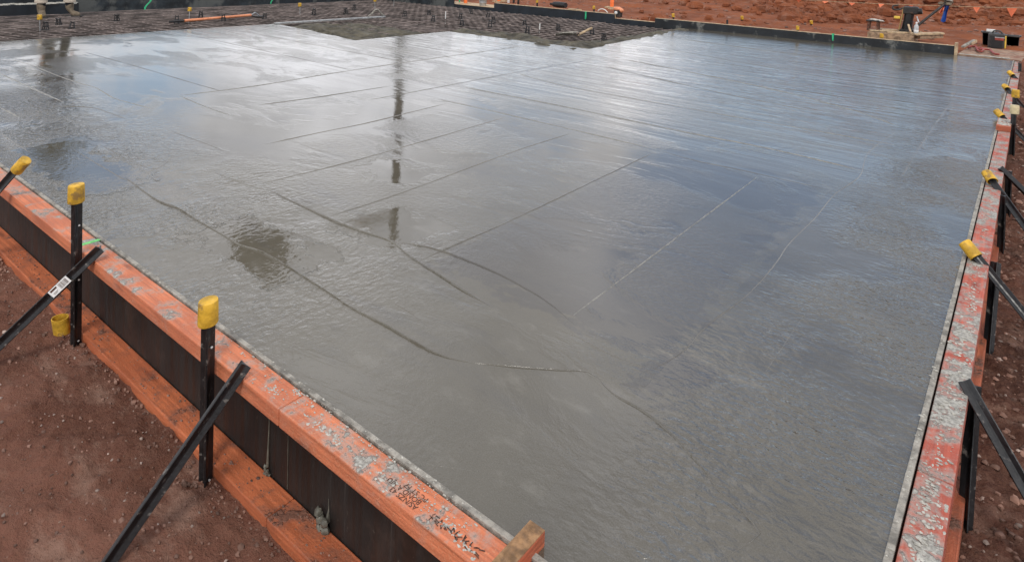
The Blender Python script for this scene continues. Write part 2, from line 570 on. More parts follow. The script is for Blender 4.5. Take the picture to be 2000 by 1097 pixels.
m_slab = mat('wet floated concrete', slab_mat)
m_paste = simple('pale paste crest', (.20, .19, .165), .38, var=.35, sc=30, bump=.004, bsc=40)
m_rough = simple('rough wet concrete', (.078, .068, .046), .8, var=.6, sc=4, bump=.09, bsc=8, dirt=((.17, .16, .13), 3, .6))

# ------------------------------------------------------------------ ground
EX, EY = -0.206, 1.226            # right and left edges of the slab
BY, WX = 13.1, -15.2              # inner faces of the back form and the far left form


def axis(parts):
    a = []
    for x0, x1, d in parts:
        a += list(np.arange(x0, x1, d))
    a.append(parts[-1][1])
    return np.array(a)


xs = axis([(-900, -60, 60), (-60, -24, 3), (-24, -4.6, .16), (-4.6, -1.3, .014), (-1.3, -.12, .08), (-.12, .5, .014), (.5, 3, .2), (3, 30, 2), (30, 600, 60)])
ys = axis([(-300, -10, 30), (-10, .1, .6), (.1, 1.16, .014), (1.16, 1.7, .05), (1.7, 6, .02), (6, 13, .07), (13, 32, .12), (32, 80, 3), (80, 900, 60)])
gx, gy = np.meshgrid(xs, ys)
lev = -.40 + sstep(gy, 3, 12.5) * .40
lev = np.where(gy < 1.2, -.405, lev)
right = sstep(gx, -.16, -.06)
inside = (gx > WX - .1) & (gx < -.13) & (gy > 1.2) & (gy < BY + .12)
behind = np.where(inside, -.46, lev)
outside_left = sstep(-gx, -WX, -WX + 1.0)
lev = behind * (1 - outside_left) + outside_left * np.where(gy < 1.2, -.405 + .4 * sstep(gy, 0, 1.2), 0.0)
lev = np.where(gy > BY + .12, .0 + .02 * (gy - BY), lev)
lev = np.where((gy > BY + .12), np.minimum(lev, .45), lev)
fine = .028 * fbm(gx, gy, 5, 5, 3, .55) + .012 * np.maximum(fbm(gx, gy, 26, 3, 9), 0) * 2
fine = np.where(inside, 0, fine)
# right-hand soil is thrown up in clods along the form
clod = (gx > -.13) & (gy > 1.6) & (gy < BY)
fine = fine + np.where(clod, .05 * np.abs(fbm(gx, gy, 14, 4, 21)), 0)
# the spoil heap and the scraped ground beyond the back form
mx, my = gx + 3.2, gy - 24.0
heap = np.exp(-(mx / 5.2) ** 2 - (my / 2.9) ** 2) * 1.35
heap = heap + np.exp(-((gx + 8.5) / 3.5) ** 2 - ((gy - 27) / 3.0) ** 2) * .9
heap = heap + np.exp(-((gx - .2) / 1.6) ** 2 - ((gy - 21.5) / 1.0) ** 2) * .3
rough = .5 * np.abs(fbm(gx, gy, 1.5, 4, 31)) + .3 * fbm(gx, gy, 3.5, 3, 37)
scr = .10 * fbm(gx * .2, gy, 2.0, 4, 41) + .035 * fbm(gx, gy, 2.5, 3, 44)
beyond = sstep(gy, BY + .2, BY + 1.5)
lev = lev + beyond * scr + heap * (1 + .0) + rough * np.clip(heap, 0, 1) * 1.1
gz = lev + fine
nx, ny = len(xs), len(ys)
vv = np.stack([gx.ravel(), gy.ravel(), gz.ravel()], 1)
ii = np.arange(nx * ny).reshape(ny, nx)
quads = np.stack([ii[:-1, :-1], ii[:-1, 1:], ii[1:, 1:], ii[1:, :-1]], -1).reshape(-1, 4)
me = bpy.data.meshes.new('ground')
me.vertices.add(len(vv))
me.vertices.foreach_set('co', vv.astype(np.float32).ravel())
me.loops.add(quads.size)
me.loops.foreach_set('vertex_index', quads.astype(np.int32).ravel())
me.polygons.add(len(quads))
me.polygons.foreach_set('loop_start', np.arange(0, quads.size, 4, dtype=np.int32))
me.polygons.foreach_set('loop_total', np.full(len(quads), 4, dtype=np.int32))
me.update()
me.validate()
me.shade_smooth()
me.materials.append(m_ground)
ground = bpy.data.objects.new('ground', me)
COL.objects.link(ground)
tag(ground, kind='structure')


def ground_z(x, y):
    i = int(np.clip(np.searchsorted(xs, x) - 1, 0, nx - 2))
    j = int(np.clip(np.searchsorted(ys, y) - 1, 0, ny - 2))
    return float(gz[j, i])


def on_ground(px, py):
    """where the sight line meets the ground sheet"""
    d = ray(px, py)
    t = 1.0
    while t < 60:
        p = Vector((0, 0, CAMH)) + d * t
        if p.z < ground_z(p.x, p.y):
            break
        t += .02
    p.z = ground_z(p.x, p.y)
    return p


# loose stones on the soil
st, sp = MB(), MB()
for i in range(1500):
    x = random.uniform(-4.4, -1.45)
    y = random.uniform(.25, 1.09)
    r = abs(random.gauss(0, .0028)) + .0016
    (sp if random.random() < .2 else st).lump((x, y, ground_z(x, y) + r * .2), (r * random.uniform(.8, 1.7), r), .7, .3, 4, 5)
for i in range(2600):
    x = random.uniform(-.08, .42)
    y = 1.7 + 9 * random.random() ** 1.7
    r = abs(random.gauss(0, .006)) + .003
    (sp if random.random() < .16 else st).lump((x, y, ground_z(x, y) + r * .2), (r * random.uniform(.8, 1.5), r), .7, .3, 4, 5)
for i in range(900):
    x, y = random.uniform(-16, 1), random.uniform(13.5, 23)
    r = abs(random.gauss(0, .016)) + .012
    st.lump((x, y, ground_z(x, y) + r * .2), (r * random.uniform(.8, 1.6), r), .6, .3, 4, 5)
for x, y, k in ((-3.31, 1.06, 40), (-2.12, 1.06, 40)):
    for i in range(k):
        a, q = random.random() * 6.3, abs(random.gauss(0, .045))
        r = .003 + abs(random.gauss(0, .003))
        px_, py_ = x + math.cos(a) * q * 1.4, min(1.095, y + math.sin(a) * q)
        st.lump((px_, py_, ground_z(px_, py_) + r * .4), (r * random.uniform(1, 1.7), r), .8, .3, 4, 6)
for i in range(260):
    x = random.uniform(-4.5, -1.5)
    r = .0012 + abs(random.gauss(0, .0018))
    st.lump((x, random.uniform(1.112, 1.2), -.366 + r * .2), (r * 1.4, r), .7, .3, 4, 5)
for i in range(240):
    x = random.uniform(-4.5, -1.4)
    r = .002 + abs(random.gauss(0, .0028))
    y = 1.1 - abs(random.gauss(0, .02))
    st.lump((x, y, ground_z(x, y) + r * .25), (r * 1.5, r), .7, .3, 4, 5)
tag(st.build('gravel', m_pebble, smooth=True), kind='stuff')
tag(sp.build('pale_gravel', m_pebble_pale, smooth=True), kind='stuff')
cl = MB()
for x0, x1, y0, y1, k in ((1535, 1770, -12, 46, 520), (1480, 1560, -5, 25, 60), (1835, 1990, 12, 52, 150), (1250, 1520, -5, 60, 70), (1700, 1990, -10, 20, 90)):
    for i in range(k):
        p = on_ground(random.uniform(x0, x1), y0 + (y1 - y0) * random.random() ** 1.2)
        r = .022 + abs(random.gauss(0, .06))
        cl.lump(p + Vector((0, 0, r * .2)), (r * random.uniform(.8, 1.6), r), .75, .28, 5, 7)
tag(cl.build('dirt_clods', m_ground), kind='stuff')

# ------------------------------------------------------------------ slab
JX1, JX2, JX3 = -11.0, -8.2, -5.42        # stepped pour front
JY1, JY2 = 6.5, 8.6


def wob(p, q, step=.25, amp=.05):
    p, q = Vector(p), Vector(q)
    k = max(2, int((q - p).length / step))
    d = (q - p).normalized()
    s = Vector((-d.y, d.x))
    return [p.lerp(q, i / k) + s * (random.uniform(-amp, amp) if 0 < i < k else 0) for i in range(k)]


outline = [Vector((WX, EY)), Vector((EX, EY)), Vector((EX, BY - .003))]
front = wob((JX3 - .25, BY - .003), (JX3, 9.6), .3, .03) + wob((JX3, 9.6), (JX3 + .1, JY2 + .1), .2, .04) \
    + wob((JX3 + .1, JY2 + .1), (JX2, JY2 - .03), .3, .035) + wob((JX2, JY2 - .03), (JX2 - .02, JY1 + .02), .3, .02) \
    + wob((JX2 - .02, JY1 + .02), (JX1 + .1, JY1 + .35), .3, .03) + wob((JX1 + .1, JY1 + .35), (JX1, EY), .4, .025)
poly = [Vector((JX1, EY)), Vector((EX, EY)), Vector((EX, BY - .003))] + front
sl = MB()
sl.prism([(p.x, p.y) for p in poly], -.4, 0.0)


def catmull(pts, step):
    out = []
    P_ = [pts[0] * 2 - pts[1]] + pts + [pts[-1] * 2 - pts[-2]]
    for i in range(1, len(P_) - 2):
        a, b, c, d = P_[i - 1:i + 3]
        k = max(1, int((c - b).length / step))
        for j in range(k):
            t = j / k
            out.append(.5 * ((2 * b) + (c - a) * t + (2 * a - 5 * b + 4 * c - d) * t * t + (3 * b - a - 3 * c + d) * t ** 3))
    out.append(pts[-1])
    return out


def bead(pix, w, h, flip=False, wavy=.3, pale=False):
    """a low crest of paste left along the edge of a float pass"""
    pts = [G(x, y, 0) for x, y in pix]
    pts = catmull(pts, max(.03, w * 2.0))
    rows = []
    L = len(pts)
    ph = random.random() * 9
    for i, p in enumerate(pts):
        d = (pts[min(i + 1, L - 1)] - pts[max(i - 1, 0)])
        d.z = 0
        d.normalize()
        s = Vector((-d.y, d.x, 0)) * (-1 if flip else 1)
        e = min(1, i / 5, (L - 1 - i) / 5)
        k = (.78 + .22 * math.sin(ph + i * .23) * random.uniform(.5, 1)) * e
        ww = w * random.uniform(.8, 1.2) * (.35 + .65 * max(k, .1))
        q = p + s * random.uniform(-1, 1) * w * wavy
        hh = h * max(k, .03)
        rows.append([q - s * ww * .55 + Vector((0, 0, -.0006)), q - s * ww * .2 + Vector((0, 0, hh * .8)), q + Vector((0, 0, hh)), q + s * ww * .3 + Vector((0, 0, hh * .5)), q + s * ww * .9 + Vector((0, 0, -.0006))])
    vs = [v for r in rows for v in r]
    fs = [(i * 5 + j, i * 5 + j + 1, (i + 1) * 5 + j + 1, (i + 1) * 5 + j) for i in range(L - 1) for j in range(4)]
    if not flip:
        fs = [tuple(reversed(f)) for f in fs]
    (bp_pale if pale else bd).add(vs, fs)


bd = MB()
bp_pale = MB()
PALE = {(850, 193), (905, 170), (0, 144), (350, 187), (0, 210), (25, 117), (1120, 615), (1214, 115), (1006, 142)}
FAR = [
    [(436, 53), (500, 67), (640, 93), (792, 122)], [(335, 61), (410, 77), (500, 96), (600, 118), (689, 138)],
    [(350, 187), (500, 168), (640, 145), (792, 122), (900, 107), (1015, 91)], [(719, 196), (860, 170), (1006, 142), (1150, 118)],
    [(518, 282), (620, 260), (719, 240), (800, 220), (874, 202)], [(500, 361), (669, 320), (792, 286), (988, 229)],
    [(850, 193), (960, 217), (1100, 249), (1282, 292)], [(905, 170), (1100, 208), (1328, 256), (1510, 292), (1683, 333)],
    [(1006, 142), (1100, 167), (1373, 217), (1556, 249), (1747, 283)], [(1214, 115), (1465, 165), (1647, 210), (1756, 247)],
    [(1314, 74), (1510, 101), (1774, 131)], [(1180, 130), (1400, 180), (1600, 220)], [(1300, 95), (1480, 128), (1650, 158)],
    [(0, 144), (62, 172), (125, 200)], [(25, 117), (62, 128), (107, 146), (150, 161), (187, 172), (220, 191), (250, 200), (295, 212)],
    [(165, 102), (270, 131), (375, 162), (432, 178)], [(88, 207), (175, 210), (212, 220), (252, 235)], [(125, 230), (180, 250), (207, 272)],
    [(0, 210), (38, 230)], [(350, 187), (405, 210), (450, 225)], [(0, 262), (22, 275), (40, 290)], [(500, 206), (620, 190), (765, 168)]]
for i, l in enumerate(FAR):
    bead(l, random.uniform(.012, .018), random.uniform(.003, .0055), flip=bool(i % 2), wavy=.12, pale=l[0] in PALE)
NEAR = [
    ([(0, 258), (30, 280), (62, 300)], .016, .006), ([(330, 255), (400, 280), (440, 296)], .012, .004), ([(430, 345), (480, 360), (523, 372)], .008, .003),
    ([(915, 707), (1000, 716), (1080, 722), (1150, 727), (1180, 752)], .008, .0035), ([(740, 575), (800, 610), (850, 650)], .006, .002), ([(560, 540), (600, 575), (650, 600)], .006, .002),
    ([(237, 300), (300, 330), (345, 300)], .01, .003), ([(1040, 620), (1130, 660), (1210, 700), (1290, 722)], .008, .0022),
    ([(637, 425), (792, 374), (1001, 297), (1120, 259)], .014, .0045), ([(814, 511), (1001, 429), (1174, 347), (1279, 297)], .014, .005),
    ([(1120, 615), (1300, 480), (1480, 345)], .010, .0045), ([(523, 370), (637, 425), (700, 450), (764, 472), (801, 502), (846, 530), (887, 557), (960, 600)], .011, .006),
    ([(773, 472), (855, 488), (960, 529), (1015, 557), (1070, 590), (1125, 637)], .010, .004),
    ([(142, 291), (214, 334), (245, 351), (272, 359)], .011, .005), ([(240, 343), (306, 391), (345, 406), (383, 429), (433, 458), (469, 479), (502, 489), (535, 505), (556, 518), (584, 535), (633, 566), (683, 599), (760, 640), (820, 675), (870, 697), (930, 710)], .009, .006),
    ([(191, 280), (268, 322), (306, 353), (318, 339)], .011, .004), ([(405, 330), (440, 345), (495, 360)], .01, .003),
    ([(1158, 726), (1195, 767), (1258, 804), (1321, 857), (1373, 915), (1405, 957), (1452, 999), (1484, 1041), (1468, 1057), (1405, 1093)], .008, .004),
    ([(1310, 725), (1350, 768), (1384, 807)], .006, .003), ([(1384, 809), (1355, 828), (1326, 846)], .006, .002),
    ([(1752, 256), (1697, 297), (1679, 343), (1631, 379), (1592, 425), (1542, 475), (1510, 520), (1457, 578), (1384, 633), (1331, 688), (1268, 725)], .009, .0028),
    ([(1879, 169), (1816, 256), (1756, 352)], .02, .004), ([(1636, 530), (1579, 604), (1479, 751)], .006, .0012),
    ([(1282, 292), (1355, 313), (1465, 336), (1633, 374)], .014, .003), ([(812, 905), (860, 909), (935, 921)], .006, -.002), ([(935, 921), (1000, 950), (1048, 985)], .003, .001),
    ([(1228, 1097), (1245, 1090), (1268, 1090), (1282, 1098)], .005, .003), ([(1390, 1000), (1340, 1040), (1290, 1090)], .006, .0015)]
for l, w, h in NEAR:
    k_ = 1.0 if len(l) <= 4 else 1.9
    bead(l, w * (.62 if k_ < 1.5 else .5), abs(h) * k_ * .72, flip=random.random() < .35, wavy=.2, pale=l[0] in PALE)
slab = sl.build('concrete_slab', m_slab)
tag(slab, kind='structure')
bo = bd.build('float_ridges', m_slab, smooth=True)
# fold the crests into the slab so that they are one body
vs0 = sl.v + bd.v + bp_pale.v
o0, o1 = len(sl.v), len(sl.v) + len(bd.v)
me = bpy.data.meshes.new('concrete_slab')
me.from_pydata(vs0, [], sl.f + [tuple(i + o0 for i in f) for f in bd.f] + [tuple(i + o1 for i in f) for f in bp_pale.f])
sm = np.zeros(len(me.polygons), dtype=bool)
sm[len(sl.f):] = True
me.polygons.foreach_set('use_smooth', sm)
me.materials.append(m_slab)
me.materials.append(m_paste)
mi = np.zeros(len(me.polygons), dtype=np.int32)
mi[len(sl.f) + len(bd.f):] = 1
me.polygons.foreach_set('material_index', mi)
slab.data = me
bpy.data.objects.remove(bo)

# rough, unfloated concrete along the pour front
xa, xb, ya, yb = -11.6, -4.9, 6.1, 13.05
rx = np.arange(xa, xb, .06)
ry = np.arange(ya, yb, .06)
qx, qy = np.meshgrid(rx, ry)
lump = .10 * fbm(qx, qy, 2.6, 4, 51) + .05 * fbm(qx, qy, 9, 3, 57)
# cover: a full bay between the two steps, and a band in front of the others
bay = sstep(qx, JX1 - .25, JX1 + .5) * sstep(-qx, -(JX2 + .35), -(JX2 - .2)) * sstep(-qy, -(JY2 + .6), -(JY2 - .6))
band = sstep(-qy, -(JY2 + 1.15), -(JY2 + .65)) * sstep(qx, JX2 - .6, JX2) * sstep(-qx, 5.1, 5.2)
side = sstep(qx, JX3 - .75, JX3 - .35)
cov = np.maximum(np.maximum(bay, band), side)
rz = -.012 + lump * .8 - (1 - cov) * .30
# keep it below the finished slab
in1 = (qx > JX1) & (qy < JY1 + .2)
in2 = (qx > JX2 - .05) & (qy < JY2 - .15)
in3 = qx > JX3 + .0
rz = np.where(in1 | in2 | in3, -.03 + .0 * rz, np.minimum(rz, .06))
k1, k2 = len(rx), len(ry)
rv = np.stack([qx.ravel(), qy.ravel(), rz.ravel()], 1)
ri = np.arange(k1 * k2).reshape(k2, k1)
rf = np.stack([ri[:-1, :-1], ri[:-1, 1:], ri[1:, 1:], ri[1:, :-1]], -1).reshape(-1, 4)
me = bpy.data.meshes.new('fresh_concrete')
me.from_pydata(rv.tolist(), [], rf.tolist())
me.shade_smooth()
me.materials.append(m_rough)
o = bpy.data.objects.new('fresh_concrete', me)
COL.objects.link(o)
tag(o, kind='structure')

# blinding under the reinforcement
b = MB()
gx_ = np.arange(WX, JX3 + .3, .25)
gy_ = np.arange(EY, BY, .25)
a1, a2 = np.meshgrid(gx_, gy_)
z = -.20 + .05 * fbm(a1, a2, 1.2, 3, 71)
bi = np.arange(a1.size).reshape(a1.shape)
b.add(np.stack([a1.ravel(), a2.ravel(), z.ravel()], 1).tolist(), np.stack([bi[:-1, :-1], bi[:-1, 1:], bi[1:, 1:], bi[1:, :-1]], -1).reshape(-1, 4).tolist())
tag(b.build('excavated_ground', m_bed, smooth=True), kind='structure')


# ------------------------------------------------------------------ reinforcement
def mesh_sheet(x0, x1, y0, y1, zt, label, mt=None):
    r = empty('rebar_mesh', (x0, y0, zt), label, 'rebar mesh', 'welded mesh sheets laid in the unpoured part')
    m = MB()
    z = zt
    y = y0 + .05
    while y < y1:
        pts = [(x0 + (x1 - x0) * i / 14, y + random.uniform(-.006, .006), z + random.uniform(-.004, .004)) for i in range(15)]
        m.tube(pts, .0085, 5)
        y += .2
    x = x0 + .05
    while x < x1:
        pts = [(x + random.uniform(-.006, .006), y0 + (y1 - y0) * i / 14, z + .013 + random.uniform(-.004, .004)) for i in range(15)]
        m.tube(pts, .0085, 5)
        x += .2
    m.build('bars', mt or m_rebar, r, smooth=True)
    return r


SHEETS = [(-15.1, -11.05, 1.3, 4.6, 'leftmost mesh sheet, in front of the boots'), (-15.1, -11.05, 4.45, 8.9, 'mesh sheet under the long orange handled float'),
          (-15.1, -9.9, 8.8, 12.9, 'mesh sheet in the far corner under the dark wall'), (-11.1, -8.6, 7.6, 9.2, 'small mesh sheet running into the raw concrete bay'),
          (-10.0, -7.5, 8.5, 13.0, 'mesh sheet below the black form with the bucket'), (-7.6, -5.5, 8.85, 13.0, 'mesh sheet around the dropped shovel')]
for i, (x0, x1, y0, y1, lb) in enumerate(SHEETS):
    mesh_sheet(x0, x1, y0, y1, -.055 - .004 * (i % 2), lb)
    mesh_sheet(x0 + .08, x1 - .02, y0 + .07, y1 - .02, -.15 - .004 * (i % 2), 'lower layer of the ' + lb, m_rebar_low)


def make_chair(label):
    r = empty('bar_chair', (0, 0, 0), label, 'bar chair', 'black bar chairs under the mesh')
    m = MB()
    for i in range(4):
        a = math.pi / 2 * i + .78
        m.tube([(.055 * math.cos(a), .055 * math.sin(a), 0), (.042 * math.cos(a), .042 * math.sin(a), .07), (.028 * math.cos(a), .028 * math.sin(a), .15)], .0075, 6)
    m.build('leg_frame', m_black, r, smooth=True)
    m = MB()
    for zz_, rr in ((.055, .048), (.10, .039)):
        m.tube([(rr * math.cos(t), rr * math.sin(t), zz_) for t in [2 * math.pi * j / 12 for j in range(13)]], .006, 5)
    m.build('ring', m_black, r, smooth=True)
    m = MB()
    for s in (-1, 1):
        m.tube([(s * .026, -.03, .165), (s * .02, 0, .148), (s * .026, .03, .165)], .008, 6)
    m.tube([(-.03, 0, .15), (.03, 0, .15)], .008, 6)
    m.build('saddle', m_black, r, smooth=True)
    return r


CH = [(88, 66, 'black bar chair beside the leftmost yellow capped rod'), (115, 56, 'black bar chair lying low right of the leftmost yellow capped rod'), (140, 61, 'black bar chair near the pour edge left of the green ribbon'),
      (228, 47, 'small black bar chair below the hanging green ribbon'), (345, 51, 'black bar chair under the black end of the orange handle'), (392, 41, 'black bar chair behind the middle of the orange handle'), (437, 47, 'black bar chair in front of the orange handle'),
      (516, 42, 'black bar chair near the tip of the orange handle'), (612, 34, 'black bar chair right of the third yellow capped rod'), (676, 31, 'black bar chair left of the loop handle of the straightedge'), (692, 25, 'far black bar chair behind the straightedge'),
      (790, 37, 'black bar chair with arched top right of the straightedge'), (838, 34, 'black bar chair, back one of the pair left of the white rod'), (845, 46, 'black bar chair, front one of the pair left of the white rod'), (898, 41, 'black bar chair, back one of the pair right of the white rod'),
      (902, 55, 'black bar chair, front one of the pair right of the white rod'), (919, 31, 'far black bar chair below the black form near the bucket'), (952, 38, 'black bar chair below the step in the back form'), (957, 58, 'black bar chair at the edge of the raw concrete, mid strip'),
      (964, 49, 'black bar chair with a white tag, middle of the mesh'), (1024, 55, 'black bar chair left of the taller white rod'), (1029, 70, 'black bar chair below the taller white rod'), (1090, 64, 'black bar chair behind the shovel blade'),
      (1156, 72, 'black bar chair right of the shovel'), (1180, 84, 'black bar chair half sunk in raw concrete by the slab corner')]
chair0 = make_chair(CH[0][2])
for i, (px, py, lb) in enumerate(CH):
    c = chair0 if i == 0 else copy_tree(chair0)
    c['label'] = lb
    p = G(px, py, -.09)
    c.location = p
    c.rotation_euler = (random.uniform(-.12, .12), random.uniform(-.12, .12), random.uniform(0, 3))
    c.scale = (1.0, 1.0, random.uniform(.95, 1.15))


def cap_mesh(mb, z0, h=.078, r=.0355, closed=True, flat=.84):
    prof = [(r * .98, z0), (r * 1.02, z0 + .003), (r * .99, z0 + h * .75), (r * .975, z0 + h - .004), (r * .94, z0 + h)]
    if closed:
        prof += [(r * .5, z0 + h + .001), (.0005, z0 + h + .001)]
    mb.lathe(prof, k=20, sy=flat)
    mb.lathe([(r * .88, z0 + h - .01), (r * .88, z0 + .001), (r * .98, z0)], k=20, sy=flat)


# thin rods with yellow caps
def make_rod(label):
    r = empty('capped_rod', (0, 0, 0), label, 'rebar rod', 'yellow capped rods standing in the mesh')
    MB().tube([(0, 0, -.12), (0, 0, .22)], .008, 8).build('rod', m_steel, r, smooth=True)
    m = MB()
    cap_mesh(m, .2, .075, .036, flat=.95)
    m.build('cap', m_cap, r, smooth=True)
    return r


RODS = [(78, 63, 'yellow capped rod standing left, in front of the boots'), (369, 43, 'yellow capped rod behind the orange handle'), (586, 31, 'yellow capped rod behind the straightedge, left of its loop'),
        (732, 19, 'yellow capped rod above the loop handle of the straightedge'), (769, 14, 'yellow capped rod farthest right by the wall corner')]
rod0 = make_rod(RODS[0][2])
for i, (px, py, lb) in enumerate(RODS):
    c = rod0 if i == 0 else copy_tree(rod0)
    c['label'] = lb
    c.location = G(px, py, -.06)
    c.rotation_euler = (random.uniform(-.06, .06), random.uniform(-.06, .06), random.random() * 3)
for px, py, h, lb in ((870, 39, .26, 'short bare white rod standing in the mesh, left of the middle'), (1054, 60, .2, 'white rod standing upright left of the shovel')):
    o = MB().tube([(0, 0, -.1), (0, 0, h * .7)], .011, 8).build('white_rod', m_white, smooth=True)
    o.location = G(px, py, -.06)
    tag(o, lb, 'rod', 'white marker rods')


# ------------------------------------------------------------------ near left form
def crumbs(mb, n_, fx, fy, z, rmin, rmax):
    for _ in range(n_):
        x, y = fx(), fy()
        r = rmin + (rmax - rmin) * random.random() ** 3
        mb.lump((x, y, z + r * .15), (r * random.uniform(.8, 2.0), r * random.uniform(.7, 1.1)), random.uniform(.35, .6), .35, 4, 6)


PT = .004                                       # plank tops, a little above the concrete
fl = empty('formwork', (-2.0, 1.17, -.41), 'near left edge form of orange beams and dark ply facing the camera', 'formwork')
joint = G(601, 768).x
for x0, x1 in ((-9.6, -5.2), (-5.197, joint - .0012), (joint + .0012, -.889), (-.839, -.1)):
    MB().box((x0, 1.111, -.053), (x1, 1.204, PT)).build('top_plank', m_left_top, fl, bevel=.004)
jl = GY(625, 1005, 1.15).x
for x0, x1 in ((-9.6, -4.4), (-4.397, -1.78), (-1.777, -.1)):
    MB().box((x0, 1.108, -.415), (x1, 1.207, -.366)).build('bottom_plank', m_left_low, fl, bevel=.004)
MB().box((-9.6, 1.2095, -.42), (-.1, 1.2255, -.006)).build('plywood_face', m_ply_film, fl)
# crusty top edge of the ply
e = MB()
x = -9.6
while x < -.225:
    L = random.uniform(.05, .35)
    zt = .008 + random.uniform(0, .001)
    e.box((x, 1.2095 + random.uniform(-.0004, .0004), -.0055), (min(x + L, -.225), 1.2262 + random.uniform(-.0005, .001), zt))
    x += L
e.build('ply_edge', m_grey_timber, fl, bevel=.001, seg=1)
cr = MB()
crumbs(cr, 420, lambda: -1.0 - abs(random.gauss(0, .55)), lambda: random.triangular(1.12, 1.225, 1.2), PT + .001, .001, .0040)
crumbs(cr, 170, lambda: -1.0 - abs(random.gauss(0, 1.6)), lambda: random.triangular(1.207, 1.227, 1.22), PT + .004, .001, .0038)
for px, py, w in ((745, 935, .018), (650, 850, .014), (625, 830, .02), (880, 1030, .014), (905, 1070, .016), (530, 760, .014), (585, 765, .012)):
    p = G(px, py, PT)
    for _ in range(22):
        cr.lump((random.gauss(p.x, w * 1.3), min(1.2, max(1.114, random.gauss(p.y, w * .6))), PT), (random.uniform(.002, .006), random.uniform(.002, .004)), .3, .35, 4, 6)
tag(cr.build('concrete_crumbs', m_crumb, fl), kind='stuff')
# drips down the ply
for px, py, s in ((520, 915, .5), (637, 1030, 1.0)):
    p = GY(px, py, 1.2)
    d = MB()
    zt_ = -.06 if s < 1 else -.27
    d.tube([(p.x, 1.207, zt_), (p.x + .003, 1.206, (zt_ - .33) / 2), (p.x, 1.204, -.34)], [.0008, .0016, .007 * s + .001], 6)
    for _ in range(9):
        d.lump((p.x + random.gauss(0, .012 * s), 1.203 + random.uniform(-.012, .002) * s, -.366 + random.random() ** 2 * .05 * s), (.013 * s, .012 * s), 1.0, .3, 5, 7)
    d.build('concrete_drip', m_drip, fl, smooth=True)
for px in (562,):
    x = GY(px, 860, 1.208).x
    MB().tube([(x, 1.2085, -.06), (x + .002, 1.2085, -.36)], .0011, 5).build('drip_streak', m_drip, fl)
# green set-out mark across the plank
p = G(188, 470, PT)
MB().box((p.x - .012, 1.122, PT + .0005), (p.x + .012, 1.226, PT + .0014)).build('paint_mark', m_chalk, fl)


def stamp(txt, size, loc, rot, parent, name='stamp'):
    cu = bpy.data.curves.new(name, 'FONT')
    cu.body = txt
    cu.size = size
    cu.extrude = .0002
    t = bpy.data.objects.new(name, cu)
    COL.objects.link(t)
    bpy.context.view_layer.update()
    me = bpy.data.meshes.new_from_object(t.evaluated_get(bpy.context.evaluated_depsgraph_get()))
    bpy.data.objects.remove(t)
    me.materials.clear()
    me.materials.append(m_ink)
    o = bpy.data.objects.new(name, me)
    COL.objects.link(o)
    o.parent = parent
    o.location = Vector(loc) - parent_loc(parent)
    o.rotation_euler = (0, 0, rot)
    return o


a = G(820, 990, PT + .001)
for k, t in enumerate(('AS/NZS 43', 'BOND A RJU', 'PC ST F7')):
    q = G((818, 825, 838)[k], (989, 979, 974)[k], PT + .0008)
    stamp(t, .0215, (q.x, q.y + .0, PT + .0008), math.pi, fl)
# big scuffed trade lettering, worn to fragments
wl = MB()
x0 = G(855, 1000, PT).x
for k in range(13):
    cx = x0 + k * .0125
    for _ in range(3):
        a_ = random.uniform(0, 3.1)
        c_ = Vector((cx + random.uniform(-.004, .004), 1.142 + random.uniform(-.011, .011), PT + .0009))
        dv = Vector((math.cos(a_), math.sin(a_), 0)) * random.uniform(.003, .008)
        wl.beam(c_ - dv, c_ + dv, random.uniform(.0015, .0035), .0006)
wl.build('worn_lettering', m_ink, fl)

# corner stud
blk = empty('timber_stud', (-.864, 1.19, -.41), 'short sawn timber stud standing up at the bottom of the near form', 'timber')
MB().box((-.887, 1.113, -.40), (-.842, 1.262, .036)).build('stud_body', m_right_low, blk, bevel=.002)
MB().box((-.8865, 1.1135, .0365), (-.8425, 1.2615, .039)).build('sawn_end', m_cut, blk, bevel=.001)

# ------------------------------------------------------------------ near right form
fr = empty('formwork', (-.15, 6, -.4), 'right edge form of reddish beams crusted with grey cement', 'formwork')
XO = -.098
cuts = [1.0, GX(1838, 640, -.15).y, GX(1955, 290, -.15).y, 9.6, 12.98]
for a_, c_ in zip(cuts, cuts[1:]):
    MB().box((-.184, a_ + .0015, -.053), (XO, c_ - .0015, PT)).build('top_plank', m_right_top, fr, bevel=.004)
for a_, c_ in ((1.0, 5.2), (5.203, 9.4), (9.403, 12.98)):
    MB().box((-.187, a_, -.375), (-.086, c_, -.32)).build('bottom_plank', m_right_low, fr, bevel=.004)
MB().box((-.2055, 1.0, -.42), (-.1895, 12.98, -.006)).build('plywood_face', m_ply_film, fr)
e = MB()
y = 1.0
while y < 12.96:
    L = random.uniform(.06, .4)
    e.box((-.2062 - random.uniform(-.0005, .001), y, -.0055), (-.1895 + random.uniform(-.0004, .0004), y + L, .008 + random.uniform(0, .001)))
    y += L
e.build('ply_edge', m_grey_timber, fr, bevel=.001, seg=1)
cr = MB()
crumbs(cr, 420, lambda: random.triangular(-.180, -.1, -.15), lambda: 1.7 + abs(random.gauss(0, 2.2)), PT + .001, .0015, .0065)
crumbs(cr, 130, lambda: random.triangular(-.207, -.193, -.2), lambda: 1.6 + abs(random.gauss(0, 2.4)), PT + .004, .0015, .005)
for _ in range(26):
    cx, cy = random.uniform(-.16, -.115), 1.7 + abs(random.gauss(0, 1.5))
    for _ in range(12):
        cr.lump((min(-.102, random.gauss(cx, .012)), random.gauss(cy, .035), PT), (random.uniform(.002, .006), random.uniform(.003, .007)), .22, .35, 4, 6)
tag(cr.build('concrete_crumbs', m_crumb, fr), kind='stuff')
